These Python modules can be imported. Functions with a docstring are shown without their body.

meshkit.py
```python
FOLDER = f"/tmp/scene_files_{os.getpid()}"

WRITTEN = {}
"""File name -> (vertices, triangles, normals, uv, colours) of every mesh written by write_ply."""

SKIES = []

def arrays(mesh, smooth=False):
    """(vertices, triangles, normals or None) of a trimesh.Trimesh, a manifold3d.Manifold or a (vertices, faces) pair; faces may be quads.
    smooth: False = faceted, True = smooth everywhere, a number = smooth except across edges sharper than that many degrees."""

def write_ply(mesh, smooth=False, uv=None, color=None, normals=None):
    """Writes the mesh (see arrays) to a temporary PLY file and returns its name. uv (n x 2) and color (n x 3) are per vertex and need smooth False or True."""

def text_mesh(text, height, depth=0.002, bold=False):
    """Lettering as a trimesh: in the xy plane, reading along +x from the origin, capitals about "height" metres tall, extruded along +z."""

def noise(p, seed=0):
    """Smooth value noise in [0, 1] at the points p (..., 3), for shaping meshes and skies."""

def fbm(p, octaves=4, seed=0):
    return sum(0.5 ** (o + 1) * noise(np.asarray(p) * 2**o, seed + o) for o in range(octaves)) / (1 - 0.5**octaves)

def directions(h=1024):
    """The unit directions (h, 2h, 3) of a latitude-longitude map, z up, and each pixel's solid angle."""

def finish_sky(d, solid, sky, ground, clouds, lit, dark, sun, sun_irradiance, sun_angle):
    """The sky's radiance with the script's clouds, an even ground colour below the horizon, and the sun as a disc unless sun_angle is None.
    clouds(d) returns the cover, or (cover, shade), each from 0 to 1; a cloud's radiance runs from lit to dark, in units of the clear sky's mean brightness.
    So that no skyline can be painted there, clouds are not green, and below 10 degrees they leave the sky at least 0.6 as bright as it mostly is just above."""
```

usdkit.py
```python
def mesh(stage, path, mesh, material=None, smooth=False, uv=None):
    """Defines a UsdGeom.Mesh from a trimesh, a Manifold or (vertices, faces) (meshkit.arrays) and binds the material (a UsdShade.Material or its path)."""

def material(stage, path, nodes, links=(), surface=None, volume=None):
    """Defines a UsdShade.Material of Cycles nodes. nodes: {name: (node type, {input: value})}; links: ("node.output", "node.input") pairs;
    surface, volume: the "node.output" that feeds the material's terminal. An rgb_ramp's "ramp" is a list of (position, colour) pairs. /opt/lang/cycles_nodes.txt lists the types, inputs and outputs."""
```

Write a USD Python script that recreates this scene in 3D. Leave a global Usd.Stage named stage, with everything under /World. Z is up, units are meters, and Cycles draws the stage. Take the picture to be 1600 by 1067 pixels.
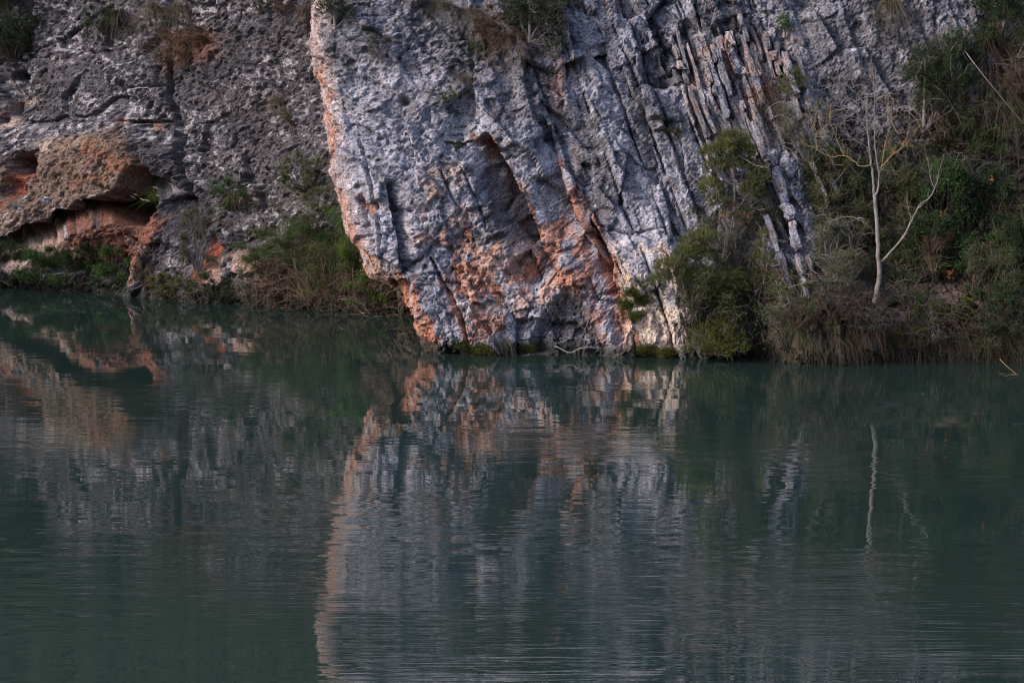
import math, random
import numpy as np
import trimesh
from scipy.spatial import cKDTree
from pxr import Usd, UsdGeom, UsdLux, UsdShade, Gf, Sdf, Vt
import usdkit

stage = Usd.Stage.CreateInMemory()
UsdGeom.SetStageUpAxis(stage, UsdGeom.Tokens.z)
UsdGeom.SetStageMetersPerUnit(stage, 1.0)
UsdGeom.Xform.Define(stage, '/World')
UsdGeom.Scope.Define(stage, '/World/Looks')

# ------------------------------------------------------------------ camera, sky, sun, exposure
CAM = np.array([0.0, -60.0, 8.0])
FOC, PW, PH = 4000.0, 1600.0, 1067.0          # focal length and picture size in photograph pixels
PITCH = math.atan2(511.0, FOC)
cam = UsdGeom.Camera.Define(stage, '/World/camera')
cam.CreateHorizontalApertureAttr(36.0)
cam.CreateVerticalApertureAttr(36.0 * PH / PW)
cam.CreateFocalLengthAttr(36.0 * FOC / PW)
cam.CreateClippingRangeAttr(Gf.Vec2f(0.5, 2000))
cam.CreateExposureAttr(1.42)
xf = UsdGeom.Xformable(cam)
xf.AddTranslateOp().Set(Gf.Vec3d(*CAM))
xf.AddRotateXOp().Set(90.0 - math.degrees(PITCH))

SUN = np.array([-0.80, -0.34, 0.55]); SUN /= np.linalg.norm(SUN)
SUN_EL, SUN_ROT = math.asin(SUN[2]), math.atan2(SUN[0], SUN[1])
usdkit.material(stage, '/World/Looks/sky_air', {
    'sky': ('sky_texture', {'sky_type': 'single_scattering', 'sun_disc': False, 'sun_elevation': SUN_EL, 'sun_rotation': SUN_ROT,
                            'altitude': 200.0, 'air_density': 1.0, 'aerosol_density': 2.0, 'ozone_density': 1.0}),
    'co': ('texture_coordinate', {}),
    'n': ('noise_texture', {'scale': 2.2, 'detail': 6.0, 'roughness': 0.6}),
    'cr': ('rgb_ramp', {'ramp': [(0.50, (0, 0, 0)), (0.75, (0.8, 0.8, 0.8))]}),
    'cl': ('mix', {'mix_type': 'mix', 'color2': (3.6, 3.2, 3.3)}),
    'b': ('background_shader', {'strength': 0.12})},
    [('co.generated', 'n.vector'), ('n.fac', 'cr.fac'), ('cr.color', 'cl.fac'), ('sky.color', 'cl.color1'), ('cl.color', 'b.color')], surface='b.background')
dome = UsdLux.DomeLight.Define(stage, '/World/sky')
UsdShade.MaterialBindingAPI.Apply(dome.GetPrim()).Bind(UsdShade.Material.Get(stage, '/World/Looks/sky_air'))
sun = UsdLux.DistantLight.Define(stage, '/World/sun')
sun.CreateNormalizeAttr(True)
sun.CreateIntensityAttr(0.30)
sun.CreateAngleAttr(24.0)
sun.CreateColorAttr(Gf.Vec3f(1.0, 0.86, 0.77))
az, el = math.atan2(SUN[1], SUN[0]), SUN_EL
sx = UsdGeom.Xformable(sun)
sx.AddRotateZOp().Set(math.degrees(az) - 90.0 + 180.0)
sx.AddRotateXOp().Set(90.0 - math.degrees(el) - 0.0)
# a distant light shines along -z: build the matrix outright so that -z runs from the sun to the scene
sx.ClearXformOpOrder()
zax = SUN; xax = np.cross([0, 0, 1.0], zax); xax /= np.linalg.norm(xax); yax = np.cross(zax, xax)
M4 = Gf.Matrix4d(*xax, 0, *yax, 0, *zax, 0, 0, 0, 0, 1)
sx.MakeMatrixXform().Set(M4)

# ------------------------------------------------------------------ helpers: names, tags, survey of the picture
USED = {}
def numbered(parent, name):
    k = (parent, name); n = USED.get(k, 0); USED[k] = n + 1
    return name if n == 0 else '%s_%03d' % (name, n)
def cd(p, label=None, category=None, group=None, kind=None):
    for k, v in (('label', label), ('category', category), ('group', group), ('kind', kind)):
        if v: p.SetCustomDataByKey(k, v)
def thing(name, label, category, loc=(0, 0, 0), group=None, kind=None):
    path = '/World/' + numbered('/World', name)
    x = UsdGeom.Xform.Define(stage, path)
    x.AddTranslateOp().Set(Gf.Vec3d(*map(float, loc)))
    cd(x.GetPrim(), label, category, group, kind)
    return path
def part(parent, name, mesh, mat, smooth=False, label=None, kind=None):
    path = parent + '/' + numbered(parent, name)
    m = usdkit.mesh(stage, path, mesh, '/World/Looks/' + mat, smooth)
    cd(m.GetPrim(), label, None, None, kind)
    return path
def single(name, mesh, mat, label, category, smooth=False, group=None, kind=None):
    path = '/World/' + numbered('/World', name)
    m = usdkit.mesh(stage, path, mesh, '/World/Looks/' + mat, smooth)
    cd(m.GetPrim(), label, category, group, kind)
    return path
def vprim(path, name, arr):
    UsdGeom.PrimvarsAPI(stage.GetPrimAtPath(path)).CreatePrimvar(name, Sdf.ValueTypeNames.Color3fArray, 'vertex').Set(Vt.Vec3fArray.FromNumpy(arr.astype(np.float32)))

FW = np.array([0, math.cos(PITCH), -math.sin(PITCH)]); UPV = np.array([0, math.sin(PITCH), math.cos(PITCH)])
def survey(P):                     # world points -> where the photograph shows them (used to lay features out on the rock)
    d = np.asarray(P, float) - CAM
    w = d @ FW
    return PW / 2 + FOC * d[..., 0] / w, PH / 2 - FOC * (d @ UPV) / w, w
def ray(px, py):
    d = FW * FOC + np.array([1.0, 0, 0]) * (px - PW / 2) - UPV * (py - PH / 2)
    return d
def at(px, py, Y):                 # the point on the vertical plane y = Y
    d = ray(px, py); return CAM + d * ((Y - CAM[1]) / d[1])
def on_water(px, py):
    d = ray(px, py); return CAM + d * (-CAM[2] / d[2])

def sstep(a, b, x):
    t = np.clip((x - a) / (b - a), 0, 1); return t * t * (3 - 2 * t)
def seg_dist(X, Y, line):          # distance to a polyline and side (positive on the right when going down the picture)
    best = np.full(X.shape, 1e9); side = np.zeros(X.shape); tt = np.zeros(X.shape)
    n = len(line) - 1
    for i in range(n):
        ax, ay = line[i]; bx, by = line[i + 1]
        dx, dy = bx - ax, by - ay
        traw = ((X - ax) * dx + (Y - ay) * dy) / (dx * dx + dy * dy)
        t = np.clip(traw, 0, 1)
        ex, ey = X - ax - t * dx, Y - ay - t * dy
        d = np.hypot(ex, ey); m = d < best
        best = np.where(m, d, best); side = np.where(m, (X - ax) * dy - (Y - ay) * dx, side); tt = np.where(m, (i + t) / n, tt)
    return best, np.sign(side), tt
def boxed(S, T, pts, pad):
    p = np.asarray(pts, float)
    return (S > p[:, 0].min() - pad) & (S < p[:, 0].max() + pad) & (T > p[:, 1].min() - pad) & (T < p[:, 1].max() + pad)
def poly_mask(S, T, poly, soft):
    out = np.zeros(S.shape); m = boxed(S, T, poly, soft + 2)
    if not m.any(): return out
    x, y = S[m], T[m]
    d, _, _ = seg_dist(x, y, list(poly) + [poly[0]])
    inside = np.zeros(x.shape, bool); n = len(poly)
    for i in range(n):
        ax, ay = poly[i]; bx, by = poly[(i + 1) % n]
        if ay != by:
            inside ^= ((ay > y) != (by > y)) & (x < (bx - ax) * (y - ay) / (by - ay) + ax)
    out[m] = sstep(-soft, soft, np.where(inside, d, -d))
    return out
def fault(D, S, T, line, side, width, depth, power=1.5, edge=1.9, V=None):
    """The rock on one side of a line stands back: a sharp step at the line that fades out over width; V leans the step in under the lip."""
    m = boxed(S, T, line, width + 4)
    x, y = S[m], T[m]
    d, s, t = seg_dist(x, y, line)
    d = d * s * side
    endfade = np.minimum(sstep(0, 0.12, t), 1 - sstep(0.9, 1.0, t))
    amt = depth * endfade * sstep(-edge, edge, d) * np.clip(1 - d / width, 0, 1) ** power
    if V is None:
        D[m] -= amt; return
    dx, dy = line[-1][0] - line[0][0], line[-1][1] - line[0][1]
    L = math.hypot(dx, dy)
    px, py = -side * dy / L, side * dx / L                 # towards the lip, in the chart
    V[m] += amt[:, None] * np.array([0.42 * px, 1.0, -0.42 * py])
def crack(D, S, T, line, width, depth):
    m = boxed(S, T, line, width * 3)
    d, s, t = seg_dist(S[m], T[m], line)
    w = width * (0.35 + 0.65 * np.sin(np.pi * np.clip(t * 0.9 + 0.05, 0, 1)))
    D[m] -= depth * np.clip(1 - d / w, 0, 1)
def cells(A, B, seed, jit=0.95):
    """Jittered cells of unit size over chart coordinates: distance to the border, cell number, offset from the seed."""
    rng = np.random.default_rng(seed)
    a0, a1, b0, b1 = int(A.min()) - 2, int(A.max()) + 3, int(B.min()) - 2, int(B.max()) + 3
    ga, gb = np.meshgrid(np.arange(a0, a1), np.arange(b0, b1), indexing='ij')
    pts = np.stack([ga.ravel(), gb.ravel()], 1) + rng.uniform(0.5 - jit / 2, 0.5 + jit / 2, (ga.size, 2))
    q = np.stack([A.ravel(), B.ravel()], 1)
    d, i = cKDTree(pts).query(q, k=2, workers=-1)
    return (d[:, 1] - d[:, 0]).reshape(A.shape), i[:, 0].reshape(A.shape), (q - pts[i[:, 0]]).reshape(A.shape + (2,)), len(pts)
def blocky(A, B, seed, height, tilt, groove, gw):
    bd, ident, off, n = cells(A, B, seed)
    rng = np.random.default_rng(seed + 77)
    h = rng.uniform(-1, 1, n)[ident] * height
    tl = rng.uniform(-1, 1, (n, 2))[ident]
    return h + tilt * (tl * off).sum(-1) - groove * np.exp(-bd / gw), rng.uniform(0, 1, n)[ident], bd
_TAB = {}
def _value(A, B, seed):
    t = _TAB.get(seed)
    if t is None: t = _TAB[seed] = np.random.default_rng(9000 + seed).random((256, 256), dtype=np.float32)
    i, j = np.floor(A).astype(np.int32), np.floor(B).astype(np.int32)
    a, b = A - i, B - j
    a = a * a * (3 - 2 * a); b = b * b * (3 - 2 * b)
    i0, j0 = i & 255, j & 255; i1, j1 = (i0 + 1) & 255, (j0 + 1) & 255
    u, v = t[i0, j0], t[i0, j1]
    u = u + (t[i1, j0] - u) * a; v = v + (t[i1, j1] - v) * a
    return u + (v - u) * b
def N2(S, T, sx, sy, seed, octv=4):
    A, B = (S / sx + seed * 3.17).astype(np.float32), (T / sy + seed * 1.71).astype(np.float32)
    c, s = 0.8, 0.6
    out, amp, tot = 0, 1.0, 0.0
    for k in range(octv):
        out = out + amp * _value(A, B, seed * 8 + k); tot += amp; amp *= 0.5
        A, B = 2.03 * (c * A - s * B), 2.03 * (s * A + c * B)
    return out / tot
def lay(C, mask, col):
    C[:] = C * (1 - mask[..., None]) + np.asarray(col) * mask[..., None]
def grid_faces(nu, nv):
    i = np.arange(nu * nv).reshape(nu, nv)
    a, b, c, d = i[:-1, :-1], i[1:, :-1], i[1:, 1:], i[:-1, 1:]
    return np.concatenate([np.stack([a, b, c], -1).reshape(-1, 3), np.stack([a, c, d], -1).reshape(-1, 3)])
def steps(segs):
    out = [segs[0][0]]
    for a, b, st in segs:
        n = max(1, int(round((b - a) / st))); out += list(np.linspace(a, b, n + 1)[1:])
    return np.array(out)

# ------------------------------------------------------------------ materials
def rock_material(name):
    """Weathered limestone: the tint of each place comes with the mesh; fine mottling, lichen specks and relief are procedural."""
    usdkit.material(stage, '/World/Looks/' + name, {
        'a': ('attribute', {'attribute': 'tint'}), 'g': ('geometry', {}),
        'n1': ('noise_texture', {'scale': 4.0, 'detail': 4.0, 'roughness': 0.7}),
        'n2': ('noise_texture', {'scale': 21.0, 'detail': 4.0, 'roughness': 0.7}),
        'r1': ('rgb_ramp', {'ramp': [(0.32, (0.5, 0.5, 0.53)), (0.50, (0.97, 0.97, 0.98)), (0.68, (1.38, 1.36, 1.33))]}),
        'r2': ('rgb_ramp', {'ramp': [(0.38, (0.24, 0.24, 0.27)), (0.47, (0.95, 0.95, 0.95)), (0.62, (1.50, 1.47, 1.45))]}),
        'm1': ('mix', {'mix_type': 'multiply', 'fac': 1.0}), 'm2': ('mix', {'mix_type': 'multiply', 'fac': 1.0}),
        'v': ('voronoi_texture', {'scale': 11.0, 'feature': 'f1'}),
        'h1': ('math', {'math_type': 'multiply_add', 'value2': 0.5}), 'h2': ('math', {'math_type': 'multiply_add', 'value2': -0.35}),
        'b': ('bump', {'strength': 0.8, 'distance': 0.035}),
        'p': ('principled_bsdf', {'roughness': 0.92, 'specular_ior_level': 0.2})},
        [('g.position', 'n1.vector'), ('g.position', 'n2.vector'), ('g.position', 'v.vector'), ('n1.fac', 'r1.fac'), ('n2.fac', 'r2.fac'),
         ('a.color', 'm1.color1'), ('r1.color', 'm1.color2'), ('m1.color', 'm2.color1'), ('r2.color', 'm2.color2'), ('m2.color', 'p.base_color'),
         ('n2.fac', 'h1.value1'), ('n1.fac', 'h1.value3'), ('v.distance', 'h2.value1'), ('h1.value', 'h2.value3'), ('h2.value', 'b.height'), ('b.normal', 'p.normal')], surface='p.BSDF')
rock_material('limestone')
def flat(name, col, var=0.35, scale=9.0, rough=0.85, transl=0.0, spec=0.2):
    lo, hi = [c * (1 - var) for c in col], [c * (1 + var) for c in col]
    nodes = {'g': ('geometry', {}), 'n': ('noise_texture', {'scale': scale, 'detail': 3.0}), 'r': ('rgb_ramp', {'ramp': [(0.3, lo), (0.7, hi)]}),
             'p': ('principled_bsdf', {'roughness': rough, 'specular_ior_level': spec})}
    links = [('g.position', 'n.vector'), ('n.fac', 'r.fac'), ('r.color', 'p.base_color')]
    surf = 'p.BSDF'
    if transl > 0:
        nodes['t'] = ('translucent_bsdf', {}); nodes['mx'] = ('mix_closure', {'fac': transl})
        links += [('r.color', 't.color'), ('p.BSDF', 'mx.closure1'), ('t.BSDF', 'mx.closure2')]; surf = 'mx.closure'
    usdkit.material(stage, '/World/Looks/' + name, nodes, links, surface=surf)

# ------------------------------------------------------------------ water
usdkit.material(stage, '/World/Looks/river_water', {
    'g': ('geometry', {}),
    'mpa': ('mapping', {'scale': (0.55, 1.55, 1.0), 'rotation': (0, 0, 0.05)}), 'na': ('noise_texture', {'scale': 1.0, 'detail': 2.0, 'roughness': 0.45}),
    'mpb': ('mapping', {'scale': (1.5, 5.2, 1.0), 'rotation': (0, 0, 0.10)}), 'nb': ('noise_texture', {'scale': 1.0, 'detail': 2.0, 'roughness': 0.5}),
    'mpc': ('mapping', {'scale': (0.10, 0.16, 1.0)}), 'nc': ('noise_texture', {'scale': 1.0, 'detail': 1.0}),
    'rc': ('map_range', {'range_type': 'smoothstep', 'from_min': 0.38, 'from_max': 0.60, 'to_min': 0.22, 'to_max': 1.35}),
    'sp': ('separate_xyz', {}),
    'sh': ('map_range', {'range_type': 'smoothstep', 'from_min': 0.0, 'from_max': -16.0, 'to_min': 0.22, 'to_max': 1.0}),
    'am': ('math', {'math_type': 'multiply'}),
    'sum': ('math', {'math_type': 'multiply_add', 'value2': 0.17}),
    'mpd': ('mapping', {'scale': (0.8, 8.5, 1.0), 'rotation': (0, 0, -0.06)}), 'nd': ('noise_texture', {'scale': 1.0, 'detail': 1.0}),
    'mpe': ('mapping', {'scale': (0.07, 0.12, 1.0), 'location': (3.1, 7.7, 0)}), 'ne': ('noise_texture', {'scale': 1.0, 'detail': 2.0}),
    're': ('map_range', {'range_type': 'smoothstep', 'from_min': 0.48, 'from_max': 0.62, 'to_min': 0.0, 'to_max': 0.30}), 'wd': ('math', {'math_type': 'multiply'}), 'sum2': ('math', {'math_type': 'add'}),
    'hh': ('math', {'math_type': 'multiply'}),
    'b': ('bump', {'strength': 1.0, 'distance': 0.0145, 'filter_width': 0.3}),
    'p': ('principled_bsdf', {'base_color': (0.0066, 0.0126, 0.0102), 'roughness': 0.008, 'ior': 1.58, 'specular_ior_level': 0.5})},
    [('g.position', 'mpa.vector'), ('mpa.vector', 'na.vector'), ('g.position', 'mpb.vector'), ('mpb.vector', 'nb.vector'),
     ('g.position', 'mpc.vector'), ('mpc.vector', 'nc.vector'), ('nc.fac', 'rc.value'), ('g.position', 'sp.vector'), ('sp.y', 'sh.value'),
     ('rc.result', 'am.value1'), ('sh.result', 'am.value2'), ('nb.fac', 'sum.value1'), ('na.fac', 'sum.value3'),
     ('g.position', 'mpd.vector'), ('mpd.vector', 'nd.vector'), ('g.position', 'mpe.vector'), ('mpe.vector', 'ne.vector'), ('ne.fac', 're.value'), ('nd.fac', 'wd.value1'), ('re.result', 'wd.value2'), ('wd.value', 'sum2.value1'), ('sum.value', 'sum2.value2'), ('sum2.value', 'hh.value1'), ('am.value', 'hh.value2'), ('hh.value', 'b.height'), ('b.normal', 'p.normal')], surface='p.BSDF')
wx, wy = steps([(-400, -40, 60), (-40, 40, 8), (40, 400, 60)]), steps([(-400, -64, 48), (-64, 24, 8), (24, 60, 12)])
gx, gy = np.meshgrid(wx, wy, indexing='ij')
W = np.stack([gx, gy, np.zeros_like(gx)], -1).reshape(-1, 3)
single('water', (W, grid_faces(len(wx), len(wy))), 'river_water', 'still dark green river water with fine ripples and the cliff mirrored in it', 'river water', kind='structure')

GREY, PALE, DARK = (0.232, 0.232, 0.278), (0.385, 0.380, 0.415), (0.072, 0.068, 0.080)
ORANGE, PEACH, RUST, EARTH = (0.315, 0.145, 0.092), (0.40, 0.275, 0.23), (0.25, 0.085, 0.045), (0.075, 0.048, 0.034)
# ------------------------------------------------------------------ the rock promontory (near cliff)
EDGE = np.array([(720, 640), (690, 580), (658, 548), (648, 520), (640, 500), (625, 470), (600, 447), (575, 433), (562, 408), (546, 370), (530, 320), (512, 265), (503, 200), (500, 150),
                 (490, 105), (484, 60), (488, 20), (494, -20), (500, -80), (520, -200), (560, -400), (600, -600), (650, -900)], float)
LEAN = 0.27
def lean_near(z):
    return LEAN * np.maximum(z - 0.4, 0) + 0.9 * np.maximum(z - 9.2, 0) ** 1.15
# the edge's x at each height, from the survey
ez, ex = [], []
for (px, py) in EDGE:
    z = 0.0
    for _ in range(12):
        Y = 0.9 + float(lean_near(np.array(z))); p = at(px, py, Y); z = p[2]
    ez.append(z); ex.append(p[0])
ez, ex = np.array(ez), np.array(ex); o = np.argsort(ez); ez, ex = ez[o], ex[o]
plan = np.array([(2.2, 20), (1.6, 14), (0.75, 8), (0.40, 4.5), (0.15, 2.6), (0.02, 1.6), (0.0, 1.2), (0.10, 0.75), (0.34, 0.42), (0.75, 0.2), (1.4, 0.06), (2.4, 0.0), (6, 0), (10, -0.15), (14, -0.25), (20, -0.6), (30, -3), (42, -10)])
seg = np.r_[0, np.cumsum(np.hypot(*np.diff(plan, axis=0).T))]
s0 = seg[6]
uu = steps([(0, s0 - 5, 0.30), (s0 - 5, s0 - 1.6, 0.06), (s0 - 1.6, s0 + 17.2, 0.0235), (s0 + 17.2, s0 + 20, 0.1), (s0 + 20, seg[-1], 0.6)])
zz = steps([(-0.7, -0.1, 0.1), (-0.1, 8.6, 0.0235), (8.6, 10.2, 0.06), (10.2, 16.0, 0.25)])
U, Z = np.meshgrid(uu, zz, indexing='ij')
X0, Y0 = np.interp(U, seg, plan[:, 0]), np.interp(U, seg, plan[:, 1])
keep = np.clip(1 - (X0 - 9) / 8, 0, 1)                # the slant of the left edge dies out towards the right
X = X0 + np.interp(9.0, ez, ex) * 0 + (np.interp(Z, ez, ex) - np.interp(0.5, ez, ex)) * np.clip(1 - X0 / 5.0, 0, 1) + np.interp(0.5, ez, ex)
Y = Y0 + lean_near(Z)
P = np.stack([X, Y, Z], -1)
S, T, _ = survey(P)
front = sstep(s0 - 2.5, s0 - 0.3, U)
Sp = S.copy()                                            # the picture's own chart, for features that can be pointed at
i1 = int(np.searchsorted(uu, s0 + 1.6))
S = np.where(U < uu[i1], S[i1][None, :] - (uu[i1] - U) * 64.0, S)   # unrolled round the edge, for grain and blocks
w1, w2 = N2(S, T, 60, 60, 3, 4) - 0.5, N2(S, T, 60, 60, 4, 4) - 0.5
w3, w4 = N2(S, T, 16, 16, 5, 3) - 0.5, N2(S, T, 16, 16, 6, 3) - 0.5
Sw, Tw = S + 20 * w1 + 6 * w3, T + 20 * w2 + 6 * w4          # wavering chart coordinates, so that no line is straight
Sf, Tf = Sp + 7 * w1 + 3 * w3, T + 7 * w2 + 3 * w4
Q = Sw - 0.36 * (Tw - 300)                                 # across the steeply dipping beds
D = 0.55 * (N2(S, T, 150, 190, 11, 4) - 0.5) * 1.2
midm = sstep(840, 900, S - 0.36 * (T - 300)) * front * (1 - 0.8 * sstep(1190, 1260, S - 0.36 * (T - 150)))                         # the bedded half
# large, middle and small blocks along the beds
Qs = S + 7 * w1 + 2 * w3 - 0.36 * (T + 7 * w2 - 300); Ts = T + 7 * w2 + 2 * w4
lefty = 1 - midm
mixd = lambda a, b: tuple(x * lefty + y * midm for x, y in zip(a[:2], b[:2]))
Ti = Ts + 0.3 * S
b1, r1 = mixd(blocky(Qs / 66, Ts / 80, 21, 0.15, 0.28, 0.03, 0.03), blocky(Qs / 58, Ts / 100, 25, 0.20, 0.34, 0.05, 0.03))
b2, r2 = mixd(blocky(Qs / 27 + 9, Ti / 26, 22, 0.050, 0.14, 0.02, 0.04), blocky(Qs / 25 + 9, Ts / 36, 26, 0.070, 0.17, 0.03, 0.04))
b3, r3 = mixd(blocky(Qs / 10.5 + 3, Ti / 9.5, 23, 0.022, 0.075, 0.006, 0.08), blocky(Qs / 9.5 + 3, Ts / 13, 27, 0.026, 0.085, 0.010, 0.08))
b4, r4, e4 = blocky((S + 3 * w3) / 4.2, (T + 3 * w4) / 4.6, 24, 0.013, 0.045, 0.004, 0.2)
rough = (0.15 + 1.7 * N2(S, T, 80, 80, 13, 3)) * (1 - 0.65 * poly_mask(Sf, Tf, [(735, 215), (765, 226), (800, 272), (832, 345), (862, 420), (870, 440), (812, 425), (780, 360), (765, 290)], 6)) * (1 - 0.5 * poly_mask(Sf, Tf, [(830, 195), (858, 190), (905, 320), (960, 430), (940, 440), (880, 330)], 5))
D += b1 + b2 * (0.5 + 0.6 * rough) + b3 * rough + b4 * rough
D += 0.05 * (0.5 - np.abs(N2(Sw, Tw, 40, 40, 14, 5) - 0.5) * 2)
rngb = np.random.default_rng(5)
bedx = np.cumsum(rngb.uniform(22, 74, 18)) + 840
bedh = rngb.uniform(-0.15, 0.15, 19)
Qb = S + 5 * w1 + 2 * w3 - 0.36 * (T - 300)
D += midm * bedh[np.searchsorted(bedx, Qb.ravel()).reshape(Q.shape)]
for bx in bedx:
    D -= midm * 0.16 * np.exp(-((Qb - bx) / 2.2) ** 2) * sstep(0.44, 0.52, N2(S, T, 45, 60, int(bx), 2))
# the features one can name
FS, FT = Sf, Tf
V1 = np.zeros(P.shape)
fault(D, FS, FT, [(758, 205), (778, 238), (800, 272), (820, 315), (832, 345), (850, 392), (862, 420), (872, 446)], -1, 58, 1.5, 1.0, 1.8, V=V1)
fault(D, FS, FT, [(690, 222), (715, 226), (740, 222), (768, 230)], -1, 26, 0.25, V=V1)
fault(D, FS, FT, [(845, 175), (857, 200), (868, 250), (880, 300), (893, 335), (915, 375), (940, 415), (957, 445), (975, 490), (995, 548)], -1, 50, 0.75, V=V1)
fault(D, FS, FT, [(898, 295), (908, 318), (925, 345), (945, 380), (957, 412), (952, 462)], -1, 30, 0.55, V=V1)
crack(D, FS, FT, [(860, 195), (866, 230), (878, 280), (890, 320)], 4, 0.3)
fault(D, FS, FT, [(878, 102), (898, 98), (918, 92), (946, 84)], -1, 60, 0.60, V=V1)
fault(D, FS, FT, [(605, 282), (613, 330), (622, 380), (628, 432)], 1, 34, 0.60, V=V1)
fault(D, FS, FT, [(566, 300), (573, 345), (588, 385), (600, 420)], -1, 16, 0.22, V=V1)
fault(D, FS, FT, [(742, 90), (736, 130), (742, 165), (738, 205), (745, 225)], -1, 60, 0.34, V=V1)
fault(D, FS, FT, [(575, 434), (600, 448), (620, 446), (640, 440)], -1, 40, 0.6, V=V1)
fault(D, FS, FT, [(985, 60), (1000, 150), (1020, 230), (1040, 300), (1062, 352)], -1, 34, 0.25, V=V1)
fault(D, FS, FT, [(930, 25), (950, 90), (975, 170), (1005, 260), (1030, 345)], -1, 26, 0.22, V=V1)
fault(D, FS, FT, [(992, 78), (1010, 84), (1030, 78)], -1, 40, 0.3, V=V1)
fault(D, FS, FT, [(985, 140), (1010, 135), (1055, 132)], 1, 40, 0.3, V=V1)
fault(D, FS, FT, [(1042, 132), (1085, 132)], -1, 25, 0.18, V=V1)
fault(D, FS, FT, [(640, 232), (655, 218), (664, 205)], 1, 20, 0.2, V=V1)
crack(D, FS, FT, [(560, 210), (575, 260), (590, 330), (602, 420)], 3.5, 0.2)
crack(D, FS, FT, [(720, 262), (745, 310), (760, 360)], 3, 0.2)
crack(D, FS, FT, [(685, 262), (700, 300), (722, 330)], 3, 0.2)
crack(D, FS, FT, [(670, 400), (690, 440), (720, 490), (730, 545)], 5, 0.28)
crack(D, FS, FT, [(620, 440), (640, 490), (668, 545)], 4, 0.3)
crack(D, FS, FT, [(935, 350), (985, 366), (1040, 356)], 3, 0.18)
alc = poly_mask(FS, FT, [(838, 515), (858, 482), (885, 456), (908, 470), (930, 505), (950, 545), (950, 600), (828, 600)], 10)
D -= 0.45 * alc
hol = poly_mask(FS, FT, [(1000, 96), (1040, 92), (1050, 135), (1005, 138)], 5); D -= 0.18 * hol
for (cx, cy, rx, ry, dp) in ((563, 316, 9, 6, .18), (497, 140, 5, 14, .3), (632, 158, 9, 6, .25), (655, 168, 14, 12, -.15), (652, 330, 24, 5, .18), (500, 232, 4, 8, .2), (622, 328, 4, 4, .2)):
    D -= dp * np.exp(-(((FS - cx) / rx) ** 2 + ((FT - cy) / ry) ** 2) ** 1.5)
strata = poly_mask(FS, FT, [(1052, 60), (1075, 30), (1125, 50), (1205, 55), (1240, 100), (1262, 180), (1240, 235), (1215, 250), (1230, 330), (1170, 345), (1120, 260), (1085, 190)], 8)
D -= 0.34 * strata
gully = sstep(0, 120, S - (1150 + 0.30 * (T - 60))) * front
D -= 0.55 * gully * sstep(90, 260, T)
bank = front * sstep(1160, 1260, S) * sstep(385, 520, T)
D += 1.35 * bank + 0.35 * (N2(S, T, 90, 60, 31, 3) - 0.5) * gully
D += 0.5 * front * poly_mask(FS, FT, [(960, 420), (1040, 380), (1110, 420), (1150, 600), (945, 600)], 40)
D *= (front * 0.92 + 0.08) * (1 - 0.55 * sstep(s0 + 1.4, s0 - 0.2, U))
D = np.where(Z < 0.0, D - 0.0, D)
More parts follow.
